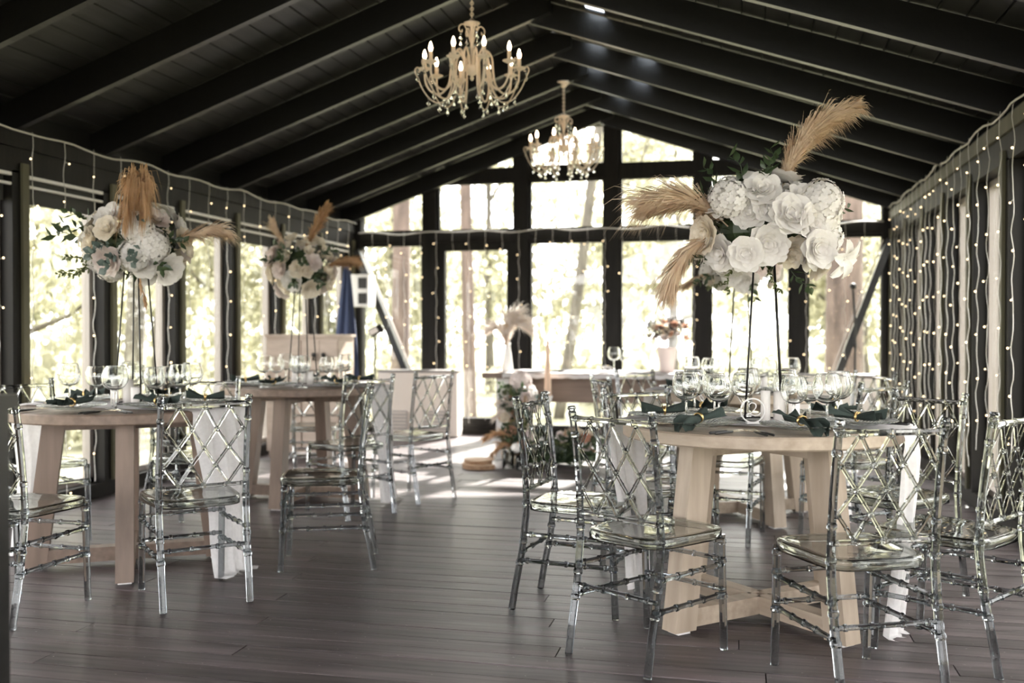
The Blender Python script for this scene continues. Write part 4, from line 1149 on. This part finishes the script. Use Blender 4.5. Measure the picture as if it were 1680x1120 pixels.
# arrangement climbing from the floor to the head table's corner
fa = thing('floor_arrangement', 'floor flower arrangement with pampas and peach roses climbing the head table corner', 'flowers', (-1.86, 8.50, 0.0), radians(11))
rnd = random.Random(41)
fol = M()
def region():
    if rnd.random() < 0.58:
        return Vector((rnd.uniform(-0.14, 0.64), rnd.uniform(-0.16, 0.05), 0.03 + 0.24 * rnd.random() ** 1.2))
    q = rnd.random(); return Vector((-0.06 - 0.02 * q + rnd.uniform(-0.13, 0.13), rnd.uniform(-0.10, 0.05), 0.12 + 0.58 * q))
for _ in range(1500):
    p = region(); R = Euler((rnd.uniform(0, 6.3), rnd.uniform(0, 6.3), rnd.uniform(0, 6.3))).to_matrix()
    fol.add([p + R @ Vector(q) for q in ((0, -0.013, 0), (0.014, 0, 0.02), (0, 0, 0.06), (-0.014, 0, 0.02))], [(0, 1, 2, 3)])
fol.ball((0.25, 0.02, 0.11), 0.11, 10, 6, (3.4, 0.8, 1.0)); fol.ball((-0.06, 0.03, 0.3), 0.09, 10, 6, (1, 0.8, 3.2))
tag(fol.build('foliage', 'leaf', fa), kind='stuff')
for i in range(34):
    p = region() + Vector((0, -0.05, 0.02)); k = rnd.choice(('peach', 'peach', 'blush', 'small', 'rose', 'cream'))
    link(NAMES[k], rnd.choice(BL[k]), fa, p, rot_to((rnd.uniform(-0.5, 0.5), -1, rnd.uniform(0.1, 0.9))).to_euler(), rnd.uniform(0.04, 0.062))
for i in range(16):
    p = region() + Vector((0, -0.05, 0)); k = rnd.choice(('leaf', 'spr', 'euc'))
    link('leaf_sprig', SP[k][0], fa, p, rot_to((rnd.uniform(-0.9, 0.9), -0.8, rnd.uniform(-0.1, 0.9))).to_euler(), 1.1)
for p, k, s in (((-0.03, -0.05, 0.73), 'bhyd', 0.10), ((0.03, -0.04, 0.62), 'hyd', 0.09), ((0.06, -0.07, 0.52), 'bhyd', 0.085), ((-0.07, -0.06, 0.54), 'blush', 0.07)):
    link(NAMES[k], BL[k][0], fa, p, (-0.6, 0.1, 0.3), s)
for path, w, n, mt in (([(-0.02, 0, 0.4), (-0.08, -0.06, 0.5), (-0.15, -0.08, 0.56), (-0.22, -0.08, 0.55)], 0.07, 700, 'pampasp'), ([(0.0, 0, 0.3), (-0.10, -0.06, 0.42), (-0.17, -0.08, 0.46), (-0.26, -0.09, 0.42)], 0.07, 700, 'pampasp'),
                       ([(0, 0, 0.15), (-0.12, -0.08, 0.25), (-0.22, -0.1, 0.28), (-0.33, -0.12, 0.24)], 0.08, 800, 'pampaso'), ([(0, 0, 0.1), (-0.10, -0.1, 0.18), (-0.18, -0.12, 0.18), (-0.27, -0.14, 0.10)], 0.07, 700, 'pampaso'),
                       ([(0.02, 0, 0.2), (0.0, -0.1, 0.40), (0.0, -0.13, 0.50), (0.02, -0.15, 0.60)], 0.06, 500, 'pampas'), ([(0.3, 0, 0.1), (0.34, -0.08, 0.22), (0.38, -0.1, 0.30), (0.44, -0.12, 0.34)], 0.06, 500, 'pampas')):
    plume(path, w, n, n + len(fa.children if False else path) + int(path[-1][0] * 100), mt, parent=fa)
ball = M().ball((0, 0, 0), 0.045, 18, 12).build('candle_ball', 'wax', fa, True); ball.location = (-0.06, -0.22, 0.17)
# log slices and candles on the boards in front
for i, (x, yy, z, r, h, lb) in enumerate(((-2.17, 8.22, 0.0, 0.17, 0.035, 'wide log slice lying on the floor in front of the arrangement'), (-2.20, 8.25, 0.0352, 0.13, 0.03, 'smaller log slice stacked on the wide one'))):
    t = thing('log_slice', lb, 'log slice', (x, yy, z + 0.001), 0.4 * i, 'log slices on the floor')
    def lp(zz, rr): return [(rr * (1 + 0.05 * sin(3 * a * pi / 12 + i)) * cos(a * pi / 12), rr * (1 + 0.05 * sin(3 * a * pi / 12 + i)) * sin(a * pi / 12), zz) for a in range(24)]
    M().add(lp(0, r) + lp(h, r), [(j, (j + 1) % 24, (j + 1) % 24 + 24, j + 24) for j in range(24)] + [tuple(range(23, -1, -1))]).build('bark', 'log', t)
    M().add(lp(h + 0.0005, r * 0.995), [tuple(range(24))]).build('cut_face', 'cut', t)
pillar(-2.02, 8.18, 0.045, 0.065, 'stubby white candle on the floor beside the log slices', 0.002)
def hurricane(x, y, r, h, label):
    t = thing('hurricane_lantern', label, 'candle', (x, y, 0.002), 0, 'glass cylinder candles')
    M().lathe([(0, 0), (r, 0), (r, h), (r - 0.004, h), (r - 0.004, 0.006), (0, 0.006)], 24).build('glass_cylinder', 'goblet', t, True)
    M().lathe([(0, 0.007), (r * 0.62, 0.007), (r * 0.62, h * 0.5), (0, h * 0.5)], 18).build('wax', 'wax', t)
hurricane(-1.93, 8.20, 0.05, 0.15, 'glass cylinder with a white candle in front of the floor flowers')
hurricane(-1.80, 8.16, 0.055, 0.12, 'wider glass cylinder candle low beside the peach roses')
# tall tapered candle on a white stand
tc = thing('taper_candle', 'tall peach tapered candle on a white floor stand before the head table', 'candle', (-1.66, 8.56, 0.001))
M().lathe([(0, 0), (0.09, 0), (0.085, 0.015), (0.02, 0.035), (0.016, 0.50), (0.035, 0.56), (0.045, 0.60), (0, 0.60)], 20).build('stand', 'white', tc, True)
M().lathe([(0, 0.60), (0.033, 0.60), (0.030, 0.70), (0.014, 1.06), (0.006, 1.10), (0, 1.105)], 14).build('candle', 'peach', tc, True)

# ------------------------------------------------------------------ furniture along the walls
cb = thing('sideboard', 'washed wood cabinet with dark drop knobs near the tall windows', 'cabinet', (-3.93, 8.64, 0), radians(2))
M().box((0, 0.0, 0.585), (0.70, 0.40, 1.05)).build('body', 'side', cb)
M().box((0, 0, 1.122), (0.73, 0.43, 0.025)).build('top', 'side', cb)
for i in range(4): M().box(((-0.31, 0.31)[i % 2], (-0.16, 0.16)[i // 2], 0.03), (0.05, 0.05, 0.06)).build('foot', 'side', cb)
M().box((-0.175, -0.209, 0.83), (0.33, 0.018, 0.50)).build('door', 'side', cb)
for x in (0.085, 0.258):
    d = M().box((x, -0.209, 0.83), (0.168, 0.018, 0.50)).build('door', 'side', cb)
    M().ball((x + (0.04 if x < 0.15 else -0.04), -0.235, 0.95), 0.022, 10, 6).tube([(x + (0.04 if x < 0.15 else -0.04), -0.24, 0.95), (x + (0.04 if x < 0.15 else -0.04), -0.245, 0.90)], [0.006, 0.012], 6).build('knob', 'wire', d, True)
for x in (-0.175, 0.175):
    d = M().box((x, -0.209, 0.33), (0.335, 0.018, 0.46)).build('drawer', 'side', cb)
    M().ball((x, -0.235, 0.40), 0.022, 10, 6).build('knob', 'wire', d, True)

def fan_coil(x, y, rz, w, label, marks):
    t = thing('floor_heater', label, 'heater', (x, y, 0.001), rz, 'cream floor heaters')
    M().box((0, 0, 0.36), (w, 0.26, 0.70), top=(1, 0.92)).build('body', 'cream', t)
    M().box((0, 0, 0.722), (w + 0.01, 0.25, 0.025)).build('top', 'dgrey', t)
    if marks == 'grille':
        for gx in (-w / 2 + 0.2, w / 2 - 0.24):
            g = M().box((gx, -0.130, 0.17), (0.28, 0.02, 0.24)).build('grille', 'grey', t)
            for q in range(6): M().box((gx, -0.143, 0.075 + q * 0.038), (0.26, 0.008, 0.012)).build('slat', 'cream', g)
    else:
        M().box((w / 2 - 0.16, -0.130, 0.52), (0.05, 0.02, 0.05)).build('control', 'handle', t)
        M().box((-0.05, -0.130, 0.17), (0.5, 0.02, 0.22)).build('grille', 'grey', t)
fan_coil(-3.49, 10.55, radians(4), 0.90, 'cream floor heater with grey grilles beside the glass door', 'grille')
fan_coil(0.86, 10.42, radians(-2), 0.86, 'cream floor heater with a dark control in the string-light corner', 'control')

pr = thing('folded_parasol', 'folded blue parasol standing upright near the gable corner', 'parasol', (-4.08, 9.83, 0.001))
M().lathe([(0, 0), (0.17, 0), (0.17, 0.05), (0.03, 0.07), (0.025, 0.2), (0, 0.2)], 20).build('base', 'dgrey', pr, True)
M().tube([(0, 0, 0.1), (0.02, 0, 1.92)], 0.016, 8).build('pole', 'white', pr, True)
def canopy(u, v):
    a = v * 2 * pi; z = 1.86 - 1.30 * u; r = (0.02 + 0.115 * u ** 0.8) * (1 + 0.22 * sin(a * 6 + u * 2)); return (0.02 - 0.02 * u + r * cos(a), r * sin(a), z)
M().grid(canopy, 12, 48).build('canopy', 'blue', pr, True)

bx = thing('wall_speaker', 'white wall box with two dark openings high in the gable corner', 'speaker', (-4.18, 10.56, 1.62), 0)
M().box((0, 0, 0), (0.24, 0.22, 0.36)).box((-0.11, 0.12, 0), (0.1, 0.06, 0.08)).build('housing', 'white', bx)
M().box((0.05, -0.112, 0.08), (0.10, 0.01, 0.12)).build('speaker_cone', 'handle', bx)
M().box((0.05, -0.112, -0.09), (0.10, 0.01, 0.12)).build('speaker_cone', 'handle', bx)

ms = thing('music_stand', 'thin black stand with a tilted holder in front of the gable corner', 'stand', (-3.70, 9.70, 0.001))
for k in range(3):
    a = k * 2.09 + 0.4; M().tube([(0, 0, 0.16), (0.18 * cos(a), 0.18 * sin(a), 0.008)], 0.008, 6).build('leg', 'wire', ms)
M().tube([(0, 0, 0.12), (0, 0, 1.12)], 0.010, 8).build('pole', 'wire', ms, True)
M().box((0.02, -0.02, 1.17), (0.15, 0.012, 0.09), R=Euler((0.5, -0.5, 0.2)).to_matrix()).build('holder', 'wire', ms)
M().box((0.0, -0.035, 1.165), (0.09, 0.008, 0.06), R=Euler((0.5, -0.5, 0.2)).to_matrix()).build('phone_plate', 'white', ms)

cbl = M().tube(spline([(1.10, YB - 0.22, 1.62), (1.10, YB - 0.23, 1.55), (1.12, YB - 0.23, 1.2), (1.12, YB - 0.23, 0.75), (1.13, YB - 0.24, 0.70)], 5), 0.012, 6)
cbl.ball((1.10, YB - 0.22, 1.62), 0.035, 8, 5).ball((1.12, YB - 0.23, 1.02), 0.02, 8, 5, (1, 1, 2))
tag(cbl.build('hanging_cable', 'blackcable', None, True), 'black cable hanging off the raking brace in the string-light corner', 'cable')

dp = thing('dark_post', 'dark wooden post with a flat cap standing at the very edge of view', 'post', (-1.577, 1.773, 0.001), radians(13))
M().box((0, 0, 0.50), (0.11, 0.11, 1.00)).build('shaft', 'black', dp)
M().box((0, 0, 1.015), (0.14, 0.14, 0.03)).build('cap', 'black', dp)
M().box((0, 0, 0.025), (0.20, 0.20, 0.05)).build('base', 'post', dp)

# ------------------------------------------------------------------ chandeliers
def make_chandelier(label, x, y, drop, scale=1.0):
    Z0 = 2.825
    t = thing('chandelier', label, 'chandelier', (x, y, Z0), 0.2, 'ivory chandeliers')
    arm = spline([(0.028, 0, -0.02), (0.05, 0, 0.06), (0.088, 0, 0.115), (0.125, 0, 0.075), (0.135, 0, -0.02), (0.15, 0, -0.10), (0.20, 0, -0.155), (0.26, 0, -0.14), (0.295, 0, -0.08), (0.30, 0, -0.01)], 5)
    scroll = spline([(0.12, 0, -0.02), (0.135, 0, -0.13), (0.18, 0, -0.205), (0.25, 0, -0.20), (0.31, 0, -0.13), (0.345, 0, -0.05), (0.362, 0, -0.01), (0.352, 0, 0.012), (0.334, 0, 0.008), (0.332, 0, -0.012), (0.344, 0, -0.016)], 5)
    AM = M().tube(arm, 0.0068, 7).mesh('arm', 'ivory', True)
    SM = M().tube(scroll, 0.0042, 6).mesh('scroll', 'ivory', True)
    CM = M().lathe([(0, -0.012), (0.012, -0.012), (0.02, -0.008), (0.042, 0.004), (0.043, 0.007), (0.018, 0.001), (0, 0.001)], 16).mesh('drip_cup', 'ivory', True)
    DM = M().lathe([(0, 0), (0.0125, 0), (0.0125, 0.062), (0, 0.062)], 12).mesh('candle_sleeve', 'ivory', True)
    FM = M().lathe([(0, 0), (0.007, 0.002), (0.0125, 0.018), (0.0125, 0.028), (0.008, 0.046), (0.003, 0.060), (0, 0.064)], 10).mesh('bulb', 'flame', True)
    KM = M().ball((0, 0, -0.012), 0.006, 6, 4).add([(0, 0, -0.018), (0.0115, 0, -0.04), (0, 0.0115, -0.04), (-0.0115, 0, -0.04), (0, -0.0115, -0.04), (0, 0, -0.056)], [(0, 1, 2), (0, 2, 3), (0, 3, 4), (0, 4, 1), (5, 2, 1), (5, 3, 2), (5, 4, 3), (5, 1, 4)]).tube([(0, 0, 0.004), (0, 0, -0.018)], 0.0008, 4).mesh('crystal_drop', 'crystal')
    for k in range(10):
        a = k * 2 * pi / 10; R = Matrix.Rotation(a, 3, 'Z'); e = (0, 0, a)
        link('arm', AM, t, (0, 0, 0), e); link('scroll', SM, t, (0, 0, 0), e)
        link('drip_cup', CM, t, R @ Vector((0.30, 0, 0)), e)
        s = link('candle_sleeve', DM, t, R @ Vector((0.30, 0, 0.002)), e); link('bulb', FM, s, (0, 0, 0.062))
        for px, pz in ((0.344, -0.018), (0.205, -0.21), (0.275, -0.17), (0.150, -0.165)):
            link('crystal_drop', KM, t, R @ Vector((px, 0, pz)), e, 1.15)
    M().lathe([(0, -0.075), (0.008, -0.07), (0.015, -0.055), (0.008, -0.045), (0.03, -0.03), (0.045, -0.005), (0.04, 0.02), (0.02, 0.035), (0.011, 0.05), (0.011, 0.19), (0.016, 0.20), (0.010, 0.21), (0.010, 0.27), (0.05, 0.285), (0.052, 0.292), (0.02, 0.305), (0.008, 0.32), (0, 0.32)], 18).build('column', 'ivory', t, True)
    sc2 = spline([(0.01, 0, 0.17), (0.03, 0, 0.23), (0.055, 0, 0.275), (0.085, 0, 0.265), (0.088, 0, 0.235), (0.070, 0, 0.228), (0.068, 0, 0.243)], 5)
    SM2 = M().tube(sc2, 0.0045, 6).mesh('upper_scroll', 'ivory', True)
    for k in range(4):
        a = k * pi / 2 + 0.5; link('upper_scroll', SM2, t, (0, 0, 0), (0, 0, a)); 
        for dz in (0.226, 0.185): link('crystal_drop', KM, t, Matrix.Rotation(a, 3, 'Z') @ Vector((0.078, 0, dz)), (0, 0, a), 1.1)
    ch = M(); z = 0.315; i = 0
    top = drop - Z0
    while z < top - 0.02:
        ch.torus((0, 0, z + 0.014), 0.0105, 0.0028, 10, 5, Matrix.Rotation(pi / 2, 3, 'X') if i % 2 else Matrix.Rotation(pi / 2, 3, 'Y')); z += 0.0175; i += 1
    ch.tube([(0, 0, 0.315), (0, 0, top)], 0.0035, 5).build('chain', 'ivory', t, True)
    M().lathe([(0, top - 0.055), (0.012, top - 0.055), (0.022, top - 0.045), (0.040, top - 0.02), (0.062, top - 0.008), (0.064, top), (0, top)], 20).build('ceiling_rose', 'ivory', t, True)
    return t
make_chandelier('ivory candle-arm chandelier with crystal drops hung nearer the viewer', -1.675, 6.11, 3.445)
make_chandelier('ivory candle-arm chandelier hung farther off before the glass gable', -1.585, 8.93, 3.425)
